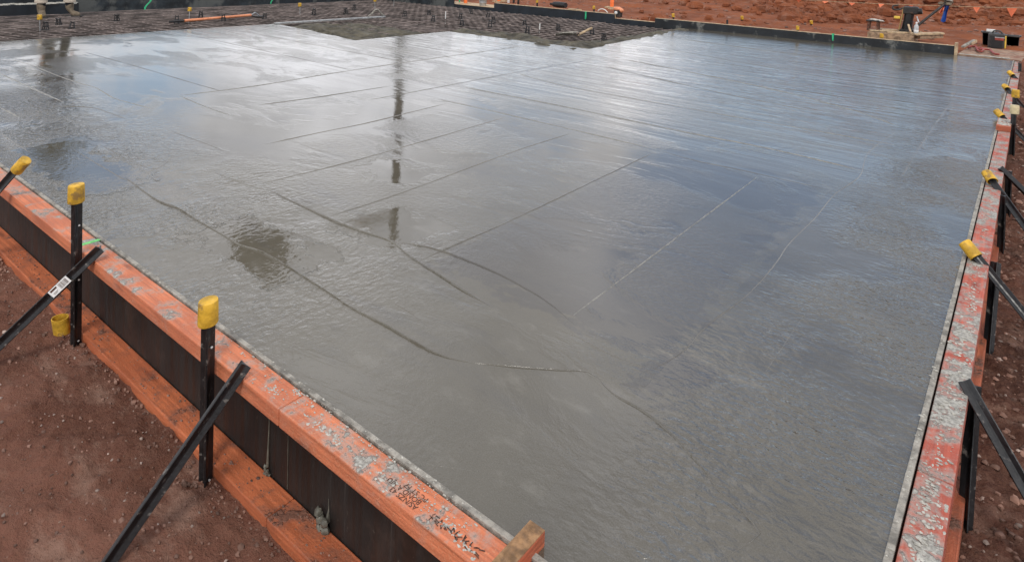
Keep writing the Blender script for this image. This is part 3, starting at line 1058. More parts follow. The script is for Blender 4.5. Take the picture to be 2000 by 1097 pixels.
# timber packer set across the right form
p = GX(1957, 285, -.15)
q0 = p.y
bk = empty('timber_packer', (-.15, q0, 0), 'reddish timber packer block nailed across the right form top', 'timber')
MB().box((-.2, q0 - .05, PT + .001), (XO + .002, q0 + .32, .052)).build('packer_body', m_right_low, bk, bevel=.003)
lm = MB()
for _ in range(70):
    lm.lump((random.uniform(-.19, -.105), q0 + random.uniform(.0, .3), .052), (random.uniform(.008, .02), random.uniform(.008, .02)), .35, .3, 4, 6)
lm.build('mortar_crust', m_crumb, bk, smooth=True)


# ------------------------------------------------------------------ star pickets
def make_picket(L, cap=None, bolt=True, w=.0245):
    """Y-section steel picket along +Z; the cap, if any, is a part"""
    r = empty('star_picket', (0, 0, 0), 'x', 'picket')
    t = .0035
    poly = []
    for k in range(3):
        a = math.pi / 2 + k * 2 * math.pi / 3
        d = Vector((math.cos(a), math.sin(a)))
        s = Vector((-d.y, d.x))
        b1 = d * .0065
        poly += [b1 - s * t * 1.2, d * w - s * t * .8, d * w + s * t * .8, b1 + s * t * 1.2]
    # order runs round the star
    m = MB()
    m.prism([(p.x, p.y) for p in poly], 0, L)
    m.build('picket_bar', m_picket, r, bevel=.0012, seg=1)
    if bolt:
        for zf in (.14, .48, .78):
            MB().lump((.004, -.012, L * zf), .0045, .8, .2, 4, 6).build('nail_head', m_white, r)
    if cap:
        m = MB()
        cap_mesh(m, L - .075)
        m.build('cap', cap, r, smooth=True)
    return r


def picket(p, q, cap, label, group, spin=0.0, bolt=True, w=.0245):
    p, q = Vector(p), Vector(q)
    L = (q - p).length
    r = make_picket(L, cap, bolt, w)
    r['label'] = label
    r['group'] = group
    aim(r, p, q, spin)
    return r


GL, GB = 'upright pickets bracing the forms', 'raking pickets bracing the forms'
YP = 1.078
picket((GY(147, 662, YP).x, YP, -.5), GY(149, 362, YP), m_cap, 'black upright picket with yellow cap, left of the green paint mark', GL, .5)
picket((GY(401, 938, YP).x, YP, -.5), GY(407, 588, YP), m_cap, 'nearest black upright picket with yellow cap on the left form', GL, .5)
picket(G(-150, 540, -.42), GY(50, 313, 1.15), m_cap, 'raking picket with yellow cap at the left frame edge', GB, .3)
st3 = picket(G(-75, 742, -.42), GY(196, 484, 1.13), None, 'raking picket without cap bearing a white barcode sticker', GB, .55)
picket(G(180, 1140, -.42), GY(478, 710, 1.12), None, 'long raking picket without cap at the bottom left', GB, .55)
# sticker on the raking picket
pa, pb = G(-75, 742, -.42), GY(196, 484, 1.13)
ax = (pb - pa).normalized()
tt = .5
best = min((abs((lambda v: ((v - Vector((0, 0, CAMH))).dot(_r) / (v - Vector((0, 0, CAMH))).dot(_f)) * FPX + 1000)(pa.lerp(pb, k / 200)) - 119), k / 200) for k in range(201))
c0 = pa.lerp(pb, best[1])
view = (Vector((0, 0, CAMH)) - c0).normalized()
nrm = (view - ax * view.dot(ax)).normalized()
sd_ = ax.cross(nrm).normalized()
loc_inv = (Matrix.Translation(st3.location) @ st3.rotation_quaternion.to_matrix().to_4x4()).inverted()


def flat_part(name, m_, rects, lift):
    mb = MB()
    for a0, a1, b0, b1 in rects:
        vs = []
        for l_ in (lift, lift + .0004):
            for u_, v_ in ((a0, b0), (a1, b0), (a1, b1), (a0, b1)):
                vs.append(loc_inv @ (c0 + ax * u_ + sd_ * v_ + nrm * l_))
        mb.add(vs, [(0, 1, 2, 3), (4, 7, 6, 5), (0, 4, 5, 1), (1, 5, 6, 2), (2, 6, 7, 3), (3, 7, 4, 0)])
    me = bpy.data.meshes.new(name)
    me.from_pydata([tuple(v) for v in mb.v], [], mb.f)
    me.materials.append(m_)
    o = bpy.data.objects.new(name, me)
    COL.objects.link(o)
    return o


stk = flat_part('sticker', m_paper, [(-.045, .045, -.017, .017)], .018)
stk.parent = st3
bars = [(.0 + i * .0035, .0 + i * .0035 + random.choice((.0012, .002)), -.013, .012) for i in range(11)] + [(-.038, -.008, -.013, -.005), (-.034, -.012, .004, .006), (-.034, -.016, .009, .0105)]
bc = flat_part('barcode', m_ink, bars, .0186)
bc.parent = stk

XP = -.088
RV = [((1888, 1003), (1904, 752), None, 'nearest upright picket on the right form, no cap'), ((1931, 684), (1946, 512), None, 'upright picket behind the nearest yellow capped rake on the right form'),
      ((1953, 508), (1960, 382), None, 'upright picket on the right form beside the second yellow capped rake'), ((1966, 420), (1972, 334), None, 'short upright picket on the right form below the packer block'),
      ((1973, 330), (1982, 206), m_cap_pale, 'upright picket with a faded cream cap on the right form'), ((1980, 262), (1984, 176), m_cap, 'far upright picket with yellow cap on the right form'),
      ((1988, 215), (1993, 124), None, 'farthest upright picket at the right frame edge')]
for (b_, t_, cp, lb) in RV:
    zt_ = .22 if cp else (.0 if t_[1] > 300 else .12)
    pt = G(*t_, zt_)
    pb_ = G(*b_, -.36)
    if t_[1] < 400:
        pb_ = Vector((pt.x + .01, pt.y - .04, -.36))
    pb_ -= (pt - pb_) * .3
    picket(pb_, pt, cp, lb, GL, .2, bolt=False)
RB = [((1884, 744), (2000, 948), None, 'nearest uncapped rake on the right form'), ((1884, 474), (2000, 615), m_cap, 'nearest yellow capped rake on the right form'), ((1927, 338), (2000, 440), m_cap, 'second nearest yellow capped rake on the right form'),
      ((1953, 328), (2000, 374), None, 'uncapped rake just below the timber packer'), ((1946, 217), (2000, 272), m_cap, 'yellow capped rake left of the cream cap'), ((1962, 168), (2000, 212), m_cap, 'yellow capped rake touching another yellow cap'),
      ((1971, 141), (2000, 170), m_cap, 'farthest yellow capped rake on the right form'), ((1990, 122), (2010, 140), None, 'farthest uncapped rake at the right frame edge')]
for (t_, m_, cp, lb) in RB:
    pt = G(*t_, .07 if cp else .028)
    # base: in the sight plane through both pixels, at soil level out to the right
    nn_ = ray(*t_).cross(ray(*m_))
    bx_, bz_ = .34, -.42
    by_ = -(nn_.x * bx_ + nn_.z * (bz_ - CAMH)) / nn_.y
    base = Vector((bx_, by_, bz_))
    picket(base, pt, cp, lb, GB, .4, bolt=False, w=.023)

# loose cap on the soil
m = MB()
r = .036
m.lathe([(r, 0), (r * 1.02, .004), (r * 1.04, .085), (r * .93, .085), (r * .9, .01), (.0005, .008)], k=22, sy=.8)
lc = m.build('picket_cap', m_cap, smooth=True)
p = on_ground(116, 655)
lc.location = (p.x, p.y + .012, p.z - .004)
lc.rotation_euler = (.1, -.06, .6)
tag(lc, 'loose yellow picket cap standing open on the red soil', 'picket cap')

# ------------------------------------------------------------------ back forms
bf = empty('formwork', (-4, BY, -.3), 'far black form along the back of the finished slab', 'formwork')
MB().box((-6.39, BY, -.4), (-.99, BY + .02, .145)).build('plywood_face', m_muddy_ply, bf)
MB().box((-6.39, BY + .022, .04), (-.99, BY + .11, .15)).build('top_rail', m_pale, bf, bevel=.003)
MB().box((-.985, BY - .02, -.3), (-.945, BY + .13, .20)).build('end_stud', m_pale, bf, bevel=.003)
bf2 = empty('formwork', (-9, BY, -.3), 'far black form stepping down beside the power tool', 'formwork')
MB().box((-7.38, BY + .002, -.4), (-6.395, BY + .02, .055)).build('low_face', m_black_ply, bf2)
MB().box((-7.38, BY + .022, -.02), (-6.395, BY + .11, .062)).build('low_rail', m_pale, bf2, bevel=.003)
MB().box((-10.93, BY + .001, -.4), (-7.385, BY + .02, .15)).build('high_face', m_black_ply, bf2)
MB().box((-10.93, BY + .022, .03), (-7.385, BY + .11, .157)).build('high_rail', m_pale, bf2, bevel=.003)
bf3 = empty('formwork', (-12, BY, -.3), 'low black form with a pale top carrying the bucket', 'formwork')
MB().box((-13.0, BY + .003, -.4), (-10.935, BY + .02, .025)).build('plywood_face', m_black_ply, bf3)
MB().box((-13.0, BY + .022, -.06), (-10.935, BY + .75, .032)).build('top_board', m_pale, bf3, bevel=.003)
bw = empty('formwork', (WX, 7, -.3), 'tall black form wall along the far left side', 'formwork')
for i, (y0, y1, mt) in enumerate(((.4, 4.9, m_black_ply), (4.905, 9.6, m_dusty_ply), (9.605, 10.6, m_black_ply), (10.605, 12.0, m_dusty_ply), (12.005, BY, m_muddy_ply))):
    MB().box((WX - .02, y0, -.4), (WX, y1, .62)).build('plywood_panel', mt, bw)
for y in np.arange(.6, 13, 1.2):
    MB().box((WX - .115, y, -.1), (WX - .022, y + .045, .60)).build('stud', m_pale, bw)
MB().box((WX - .02, BY - .001, -.4), (-12.35, BY + .018, .62)).build('return_panel', m_dusty_ply, bw)
lx = empty('form_box', (WX + .2, 3, -.2), 'low black form box with a muddy ledge behind the boots', 'formwork')
MB().box((WX + .005, 1.3, -.3), (WX + .30, 4.95, .165)).build('box_body', m_black_ply, lx, bevel=.004)
m = MB()
for _ in range(130):
    y = random.uniform(1.4, 4.9)
    m.lump((WX + random.uniform(.05, .3), y, .165), (random.uniform(.02, .06), random.uniform(.03, .09)), .3, .3, 4, 6)
m.build('mud_crust', m_crumb, lx, smooth=True)

# pickets standing behind the back form
for k, (px, pt_, dy, cp, lb) in enumerate(((1315, 27, .16, m_cap, 'yellow capped picket behind the left end of the muddy back form'), (1420, 39, .16, None, 'bare picket top behind the back form'), (1558, 51, .16, m_cap, 'yellow capped picket behind the green ribbon of the back form'),
                                           (1722, 66, .16, m_cap, 'yellow capped picket in front of the pallet'), (1049, 0, .16, m_cap, 'yellow capped picket left of the black roll'), (1160, 12, .16, m_cap, 'yellow capped picket right of the black roll'))):
    t_ = GY(px, pt_, BY + dy)
    picket((t_.x + .02, BY + dy, -.3), t_, cp, lb, 'pickets behind the back form', random.random(), bolt=False)
for px, py, lb in ((1452, 41, 'small yellow cap on a rake out on the red soil, left one'), (1587, 50, 'small yellow cap on a rake out on the red soil, by the pallet')):
    g_ = on_ground(px, py)
    picket((g_.x, g_.y, g_.z - .2), (g_.x - .02, g_.y - .06, g_.z + .10), m_cap, lb, 'rakes standing out on the red soil', 0, bolt=False)


# ribbons
def ribbon(px, y0, y1, plane, lb, w=.03, sway=.04):
    pts = []
    for i in range(9):
        t = i / 8
        q = plane(px + 0, y0 + (y1 - y0) * t)
        pts.append(q + Vector((math.sin(t * 5) * sway * .2, math.sin(t * 5) * sway, 0)))
    m = MB()
    vs = []
    for i, p in enumerate(pts):
        s = Vector((math.cos(.6 + i * .1), math.sin(.6 + i * .1), 0)) * w / 2
        k = s.cross(Vector((0, 0, 1))).normalized() * .0008
        vs += [p - s - k, p + s - k, p + s + k, p - s + k]
    fs = []
    for i in range(8):
        for j in range(4):
            fs.append((i * 4 + j, i * 4 + (j + 1) % 4, i * 4 + 4 + (j + 1) % 4, i * 4 + 4 + j))
    fs += [(3, 2, 1, 0), (32, 33, 34, 35)]
    tag(m.add(vs, fs).build('ribbon', m_green, smooth=False), lb, 'ribbon', 'green ribbons tied to the forms')


ribbon(289, -10, 19, lambda x, y: GX(x, y, WX + .06), 'longest green ribbon hanging on the tall left wall', .035, .06)
ribbon(532, -12, 8, lambda x, y: GX(x, y, WX + .06), 'green ribbon on the far left wall above the straightedge', .03)
ribbon(1144, 23, 38, lambda x, y: GY(x, y, BY - .015), 'green ribbon on the back form above the shovel', .045, .008)
ribbon(1627, 66, 80, lambda x, y: GY(x, y, BY - .015), 'green ribbon on the muddy back form', .05, .008)
ribbon(898, -14, 5, lambda x, y: GY(x, y, BY - .02), 'faded green ribbon at the end of the tall wall', .04, .01)

# ------------------------------------------------------------------ things on the far forms
# bucket
p = GY(943, 13, BY + .2)
bz = .033
bu = empty('bucket', (p.x, BY + .2, bz), 'galvanised bucket standing on the low pale board', 'bucket')
prof = [(.0005, 0), (.085, 0), (.088, .01), (.098, .085), (.101, .09), (.099, .096), (.108, .18), (.112, .186), (.110, .192), (.115, .24), (.118, .245), (.112, .246), (.108, .24), (.09, .02), (.0005, .018)]
m = MB()
m.lathe(prof, bu.location, 24)
m.build('pail', m_steel, bu, smooth=True)
m = MB()
m.tube([bu.location + Vector((.116 * math.cos(t), .03 * 0 + .02, .235 + .11 * math.sin(t))) for t in [math.pi * j / 10 for j in range(11)]], .004, 6)
m.build('bail_handle', m_steel, bu, smooth=True)

# orange posts, each on a flat foot
OP = [(1195, 16, .3, .052, 'bright orange post behind the orange power tool'), (909, 9, .3, .05, 'orange post left of the bucket'), (974, 6, .3, .045, 'orange post right of the bucket')]
for px, py, h, w, lb in OP:
    g_ = on_ground(px, py)
    r = empty('barrier_post', g_, lb, 'post', 'orange barrier posts on the red soil')
    MB().lathe([(w, .02), (w, h), (w * .6, h + .02), (.0005, h + .03)], g_, 14).build('post', m_orange, r, smooth=True)
    MB().box(g_ + Vector((-.17, -.1, -.02)), g_ + Vector((.13, .1, .03))).build('foot', m_pale, r, bevel=.004)
g_ = on_ground(993, 6)
r = empty('marker_post', g_, 'short white post right of the bucket', 'post')
MB().box(g_ + Vector((-.03, -.02, -.05)), g_ + Vector((.03, .02, .5))).build('post', m_white, r, bevel=.003)
g_ = on_ground(983, 5)
tag(MB().box(g_ + Vector((-.09, -.04, 0)), g_ + Vector((.09, .05, .06))).build('offcut', m_pale, bevel=.004), 'pale timber offcut lying between the orange post and the white post', 'offcut')
for px, py, lb in ((1003, 8, 'left of two dark timber stakes behind the back form'), (1012, 9, 'right of two dark timber stakes behind the back form')):
    g_ = on_ground(px, py)
    m = MB().beam(g_ - Vector((0, 0, .1)), g_ + Vector((.02, 0, .55)), .045, .045, (0, 1, 0))
    tag(m.build('timber_stake', m_dark, bevel=.003), lb, 'stake', 'dark timber stakes')

# black roll on the form top
p = GY(1093, 11, BY + .2)
r = empty('sheet_roll', (p.x, p.y, .16), 'black roll of sheeting lying behind the back form top', 'roll')
c_ = GY(1082, 9, BY + .28)
d_ = GY(1105, 12, BY + .22)
c_.z = d_.z = .235
m = MB()
m.tube([c_, c_.lerp(d_, .3), c_.lerp(d_, .7), d_], [.065, .075, .073, .066], 14)
m.build('roll', m_black, r, smooth=True)
m = MB()
m.tube([c_.lerp(d_, -.30), c_.lerp(d_, .02)], .03, 10)
m.build('core', m_dark, r, smooth=True)
g_ = GY(1124, 19, BY + .06)
tag(MB().box((g_.x - .2, BY + .03, .158), (g_.x + .15, BY + .10, .185)).build('batten', m_pale, bevel=.003), 'pale batten left on the back form top', 'batten')
# white hose loop
m = MB()
pts = [GY(x, y, BY + .07) for x, y in ((1168, 22), (1171, 19), (1176, 18), (1181, 19.5), (1184, 22), (1187, 25))]
for q_ in pts:
    q_.z = max(q_.z, .157)
m.tube(catmull(pts, .02), .011, 8)
tag(m.build('hose_loop', m_white, smooth=True), 'white looped cord standing on the back form', 'cord')

# power tool (vibrator motor)
p = GY(1207, 24, BY + .13)
pt_ = empty('power_unit', (p.x, BY + .13, .06), 'orange and black petrol power unit hanging by the form step', 'power tool')
c_ = Vector((p.x, BY + .13, .19))
MB().box(c_ + Vector((-.075, -.07, -.11)), c_ + Vector((.085, .07, .06))).build('engine_block', m_dark, pt_, bevel=.02)
m = MB()
m.lump(c_ + Vector((-.01, 0, .075)), (.105, .085), .55, .1, 6, 10)
m.lump(c_ + Vector((.085, 0, .045)), (.05, .07), .8, .1, 6, 8)
m.build('cowling', m_orange_handle, pt_, smooth=True)
m = MB()
m.lathe([(.0005, 0), (.034, 0), (.036, .02), (.02, .028), (.0005, .03)], (0, 0, 0), 14)
rot = Matrix.Rotation(math.pi / 2, 4, 'X')
m.v = [tuple(c_ + Vector((-.005, -.07, -.005)) + rot @ Vector(v)) for v in m.v]
m.build('starter_cover', m_white, pt_, smooth=True)
m = MB()
m.tube([c_ + Vector((-.05, -.08, -.04)), c_ + Vector((-.075, -.085, -.11)), c_ + Vector((-.05, -.09, -.13)), c_ + Vector((-.02, -.085, -.10)), c_ + Vector((-.05, -.08, -.04))], .008, 6)
m.build('trigger_loop', m_white, pt_, smooth=True)
m = MB()
m.tube([c_ + Vector((-.06, 0, .05)), c_ + Vector((-.25, 0, .065))], .012, 8)
m.build('throttle_lever', m_pale, pt_, smooth=True)

# ------------------------------------------------------------------ tools on the mesh
# long-handled float
h0, h1 = G(360, 41, .02), G(490, 30, .03)
b0 = G(330, 43, .01)
r = empty('float_pole', b0, 'long orange handle lying across the mesh with a black grip', 'float pole')
MB().tube([h0, h1], .026, 10).build('handle', m_orange_handle, r, smooth=True)
MB().tube([b0, h0], .017, 8).build('grip', m_black, r, smooth=True)
t_ = G(506, 31, -.0)
MB().tube([h1, h1.lerp(t_, .5) + Vector((0, 0, .06)), t_], .012, 8).build('bracket', m_steel, r, smooth=True)
MB().beam(G(497, 31, -.02), G(512, 33, -.02), .18, .02).build('head', m_dark, r, bevel=.004)

# straightedge with a loop handle
s0, s1 = G(536, 46.5, .012), G(752, 33, .03)
r = empty('straightedge', s0, 'pale straightedge lying along the raw concrete bay with a loop handle', 'straightedge')
MB().beam(s0, s1, .055, .03).build('blade', m_steel, r, bevel=.003)
q = [G(716, 32, .05), G(724, 27.5, .1), G(729, 24.5, .15), G(736, 24.5, .15), G(742, 29, .08), G(748, 32, .05)]
ba = G(732, 34.5, .03)
for i, dz_ in enumerate((.03, .09, .15, .15, .08, .03)):
    q[i] = s0.lerp(s1, (.83, .87, .895, .925, .955, .985)[i]) + Vector((0, 0, dz_))
MB().tube(catmull(q, .03), .018, 8).build('loop_handle', m_grey_timber, r, smooth=True)

# shovel: blade on the raw concrete, shaft towards the right
ba, bb, bh = G(1088, 71, .0), G(1128, 69, .05), G(1156, 55, .17)
r = empty('shovel', ba, 'cement coated shovel with a pale shaft dropped on the mesh', 'shovel')
m = MB()
ax_ = (bb - ba).normalized()
sd2 = Vector((-ax_.y, ax_.x, 0)).normalized()
up_ = Vector((0, 0, 1))
rows = []
for i in range(9):
    t = i / 8
    w = .125 * (1 - (1 - t) ** 2.5 * .35) if t < .85 else .125 * (1 - (t - .85) * 4)
    rows.append([ba.lerp(bb, t) + sd2 * w * s + up_ * (.05 * s * s + .05 * t * (1 - t)) for s in (-1, -.6, -.2, .2, .6, 1)])
vs = [v for rw in rows for v in rw] + [v - up_ * .006 for rw in rows for v in rw]
fs = [(i * 6 + j, i * 6 + j + 1, i * 6 + j + 7, i * 6 + j + 6) for i in range(8) for j in range(5)]
k = 54
fs += [tuple(reversed([x + k for x in f])) for f in fs]
fs += [(i * 6, i * 6 + 6, k + i * 6 + 6, k + i * 6) for i in range(8)] + [(i * 6 + 5, k + i * 6 + 5, k + i * 6 + 11, i * 6 + 11) for i in range(8)]
fs += [(j, k + j, k + j + 1, j + 1) for j in range(5)] + [(48 + j, 49 + j, k + 49 + j, k + 48 + j) for j in range(5)]
m.add(vs, fs).build('blade', m_grey_timber, r, smooth=True)
MB().tube([ba.lerp(bb, .8) + up_ * .03, bb + up_ * .02, bb.lerp(bh, .1)], [.03, .026, .022], 10).build('socket', m_dark, r, smooth=True)
MB().tube([bb, bh], .021, 10).build('shaft', m_pale, r, smooth=True)

# ------------------------------------------------------------------ pallet with tools, right of the back
c0_ = GY(1785, 70, BY + .32)
pz = c0_.z
pl = empty('pallet', (c0_.x, c0_.y, pz - .14), 'weathered timber pallet behind the back form', 'pallet')
PXR, PXL, PY0, PY1 = c0_.x, c0_.x - 1.16, BY + .32, BY + 1.42
pw = G(1692, 63, pz)
PXL = pw.x
for i in range(7):
    y = PY0 + .0 + i * (PY1 - PY0 - .1) / 6
    MB().box((PXL, y, pz - .018), (PXR, y + .1, pz), .004).build('deck_board', m_pallet, pl)
for i in range(3):
    x = PXL + i * (PXR - PXL - .04) / 2
    MB().box((x, PY0 + .002, pz - .115), (x + .04, PY1 - .002, pz - .02), .002).build('bearer', m_pallet, pl)
MB().box((PXL + .002, PY0 - .022, pz - .112), (PXR - .002, PY0 - .002, pz - .012), .002).build('side_board', m_pallet, pl)
for y in (PY0, PY0 + .45, PY1 - .1):
    MB().box((PXL, y, pz - .135), (PXR, y + .1, pz - .117), .002).build('bottom_board', m_pallet, pl)
# an offcut board jutting right
wd = empty('plank', (PXR + .2, PY0 + .2, pz), 'pale board end jutting from the right of the pallet', 'plank')
MB().beam((PXR - .02, PY0 + .03, pz + .022), (PXR + .36, PY0 + .42, pz + .05), .16, .03).build('board', m_pale, wd, bevel=.003)
m = MB()
m.beam((PXR + .04, PY0 + .1, pz - .03), (PXR + .35, PY0 + .43, pz - .0), .13, .06)
m.build('packing', m_pallet, wd)
m = MB()
for i, (x, y, a) in enumerate(((.2, .18, .2), (.45, .25, -.3), (.75, .3, .1), (.35, .55, .5), (.85, .75, -.2), (.6, .1, .15))):
    c_ = Vector((PXL + x * (PXR - PXL), PY0 + y, pz + .016))
    d_ = Vector((math.cos(a), math.sin(a), .02)) * .13
    tag(MB().beam(c_ - d_, c_ + d_, .07, .022).build('offcut', m_pale, bevel=.002), ('pale offcut on the left front of the pallet', 'pale offcut slanting near the pallet front', 'pale offcut in front of the bottle on the pallet', 'pale offcut beside the dark machine foot', 'pale offcut at the pallet back right', 'pale offcut on the middle of the pallet edge')[i], 'offcut', 'timber offcuts on the pallet')

# dark upright compactor-like machine
b_ = GY(1772, 56, PY0 + .62)
t_ = GY(1778, 10, PY0 + .62)
mz = pz + .002
H_ = t_.z - mz
mc = empty('power_trowel', (b_.x, PY0 + .62, mz), 'dark upright tamping machine standing on the pallet', 'machine')
cx = b_.x
yy = PY0 + .62
MB().box((cx - .11, yy - .12, mz), (cx + .13, yy + .12, mz + .05)).build('foot', m_dark, mc, bevel=.01)
m = MB()
m.tube([(cx - .01, yy, mz + .05), (cx + .005, yy, mz + .2), (cx + .02, yy, mz + .34)], [.085, .075, .082], 12)
for j in range(7):
    m.tube([(cx - .01 + .004 * j, yy, mz + .06 + j * .022), (cx - .01 + .004 * j, yy, mz + .068 + j * .022)], .095, 12)
m.build('bellows', m_black, mc, smooth=False)
MB().box((cx - .08, yy - .09, mz + .33), (cx + .16, yy + .1, mz + H_ - .03)).build('engine', m_dark, mc, bevel=.025)
m = MB()
m.tube([(cx + .1, yy - .02, mz + H_ - .12), (cx + .22, yy - .02, mz + H_ - .1)], .055, 12)
m.build('air_filter', m_black, mc, smooth=True)
MB().beam((cx - .125, yy - .05, mz + .02), (cx - .065, yy - .05, mz + H_ - .04), .02, .06, (0, 1, 0)).build('side_plate', m_amber, mc, bevel=.003)
m = MB()
pts = [(cx - .08, yy, mz + H_ - .06), (cx - .15, yy - .03, mz + H_ - .10), (cx - .24, yy - .03, mz + H_ - .1), (cx - .25, yy + .02, mz + H_ - .04), (cx - .17, yy + .04, mz + H_ - .03)]
m.tube(catmull([Vector(q_) for q_ in pts], .03), .016, 8)
m.build('handle_loop', m_dark, mc, smooth=True)
MB().box((cx - .22, yy - .05, mz + H_ - .27), (cx - .12, yy + .0, mz + H_ - .22)).build('yellow_tag', m_yellow, mc, bevel=.01)
m = MB()
m.tube([(cx + .15, yy - .1, mz + H_ - .2), (cx + .19, yy - .12, mz + H_ - .3), (cx + .15, yy - .1, mz + .2)], .012, 6)
m.build('cable', m_steel, mc, smooth=True)

# low stool-like stand with a pale rag
s_ = GY(1700, 58, PY0 + .25)
sz = pz + .002
sx = s_.x + .04
so = empty('trestle', (sx, PY0 + .3, sz), 'small rusty trestle at the left end of the pallet', 'trestle')
for dx in (-.085, .075):
    for dy in (0, .16):
        MB().beam((sx + dx, PY0 + .25 + dy, sz), (sx + dx * .9, PY0 + .25 + dy, sz + .17), .03, .03, (0, 1, 0)).build('leg', m_rust, so)
MB().box((sx - .12, PY0 + .22, sz + .171), (sx + .10, PY0 + .44, sz + .195)).build('top', m_dark, so, bevel=.006)
MB().box((sx - .1, PY0 + .24, sz + .0), (sx + .09, PY0 + .42, sz + .02)).build('base_board', m_pallet, so)
rg = MB()
for i in range(5):
    rg.lump((sx - .02 + .035 * i, PY0 + .3 + .02 * (i % 2), sz + .205 - .004 * i), (.055, .05), .35, .2, 5, 8)
tag(rg.build('rag', m_rag, smooth=True), 'white rag lying on the rusty trestle', 'rag')

# bottle
b_ = GY(1789, 71, PY0 + .05)
c_ = Vector((GY(1789, 66, PY0 + .07).x, PY0 + .07, pz + .001))
bt = empty('bottle', c_, 'clear plastic drink bottle standing on the pallet corner', 'bottle')


def clear(n, b):
    b.inputs['Base Color'].default_value = (.75, .77, .78, 1)
    b.inputs['Roughness'].default_value = .18
    b.inputs['Transmission Weight'].default_value = .45
    b.inputs['IOR'].default_value = 1.35


m_clear = mat('clear bottle plastic', clear)
MB().lathe([(.0005, 0), (.034, 0), (.037, .01), (.035, .05), (.037, .06), (.035, .1), (.037, .11), (.036, .15), (.03, .175), (.014, .195), (.0135, .21), (.0005, .211)], c_, 18).build('bottle_body', m_clear, bt, smooth=True)
MB().lathe([(.0005, .211), (.016, .2115), (.016, .228), (.014, .231), (.0005, .2315)], c_, 14).build('bottle_cap', m_white, bt, smooth=True)
MB().lathe([(.0362, .065), (.0376, .066), (.0376, .098), (.0362, .099)], c_, 18).build('bottle_label', m_paper, bt, smooth=True)

# stick leaning in front of the machine
q0_, q1_ = Vector((GY(1779, 66, PY0 + .2).x, PY0 + .2, pz + .02)), GY(1774, 48, PY0 + .3)
tag(MB().beam(q0_, q1_, .03, .02).build('timber_peg', m_pale, bevel=.002), 'pale timber peg leaning between bottle and machine', 'peg')

# long pole rising to the right with gloves and a blue cloth
p0, p1 = GY(1789, 53, PY0 + .5), GY(1862, -5, PY0 + .9)
p0 = Vector((p0.x, p0.y, pz + .03))
p0 = GY(1789, 53, PY0 + .5)
lo = p0 + (p0 - p1).normalized() * 0.0
pr = empty('vibrator_pole', p0, 'long dark pole rising to the right beyond the pallet', 'pole')
dv = (p1 - p0)
MB().tube([p0 - dv * .5, p0 + dv * 1.8], .022, 10).build('pole', m_dark, pr, smooth=True)
MB().tube([p0 + dv * 1.8, p0 + dv * 2.1], .028, 10).build('pole_grip', m_black, pr, smooth=True)
gl = MB()
gc = p0 + dv * .83
for i in range(7):
    gl.lump(gc + Vector((random.uniform(-.09, .05), random.uniform(-.04, .04), random.uniform(-.03, .06))), (.055, .05), .7, .2, 5, 8)
tag(gl.build('work_gloves', m_boot, smooth=True), 'bundled muddy work gloves on the pole', 'gloves')
gl = MB()
for i in range(3):
    gl.lump(gc + Vector((.02 + .02 * i, -.05, .05)), (.04, .035), .7, .2, 5, 8)
tag(gl.build('rag', m_rag, smooth=True), 'white rag tied on the pole above the gloves', 'rag')


def hang(name, mt, top, w, L, lb, cat):
    vs, fs = [], []
    for i in range(9):
        t = i / 8
        for j in range(5):
            s = (j / 4 - .5)
            vs.append(top + Vector((s * w * (1 - .25 * math.sin(t * 3)) - .05 * t, .03 * math.sin(j * 2.1 + t * 3), -L * t * (1 - .12 * abs(s)))))
    k = len(vs)
    vs += [v + Vector((0, .004, 0)) for v in vs]
    f1 = [(i * 5 + j, i * 5 + j + 1, i * 5 + j + 6, i * 5 + j + 5) for i in range(8) for j in range(4)]
    fs = f1 + [tuple(reversed([x + k for x in f])) for f in f1]
    rim = [j for j in range(5)] + [i * 5 + 4 for i in range(1, 9)] + [40 + j for j in (3, 2, 1, 0)] + [i * 5 for i in range(7, 0, -1)]
    fs += [(rim[i], k + rim[i], k + rim[(i + 1) % len(rim)], rim[(i + 1) % len(rim)]) for i in range(len(rim))]
    tag(MB().add(vs, fs).build(name, mt, smooth=True), lb, cat)


hang('hanging_cloth', m_blue, GY(1851, 4, PY0 + .88), .085, .38, 'blue cloth hanging from the dark pole', 'cloth')
hang('pink_strip', m_flag, GY(1844, 8, PY0 + .86), .05, .18, 'pale orange strip hanging beside the blue cloth', 'cloth')

# ------------------------------------------------------------------ corner board, tool cases, hose
cb = empty('plywood_sheet', (-.5, BY + .6, .02), 'worn plywood sheet lying at the far right corner of the slab', 'plywood')
m = MB()
A_, B_, C_, D_ = Vector((-.945, BY + .02, .02)), Vector((-.1, BY + .02, .01)), Vector((-.02, BY + 1.35, .035)), Vector((-.85, BY + 1.4, .035))
vs = [A_, B_, C_, D_] + [v - Vector((0, 0, .02)) for v in (A_, B_, C_, D_)]
m.add(vs, [(0, 1, 2, 3), (7, 6, 5, 4), (0, 4, 5, 1), (1, 5, 6, 2), (2, 6, 7, 3), (3, 7, 4, 0)])
m.build('sheet', m_sheet, cb)
ck = MB()
for k in range(22):
    ck.lump((-.9 + k * .03, BY + .06 + random.uniform(-.02, .02), .022), (random.uniform(.022, .035), random.uniform(.02, .04)), .3, .3, 4, 6)
ck.build('mortar_crust', m_crumb, cb)


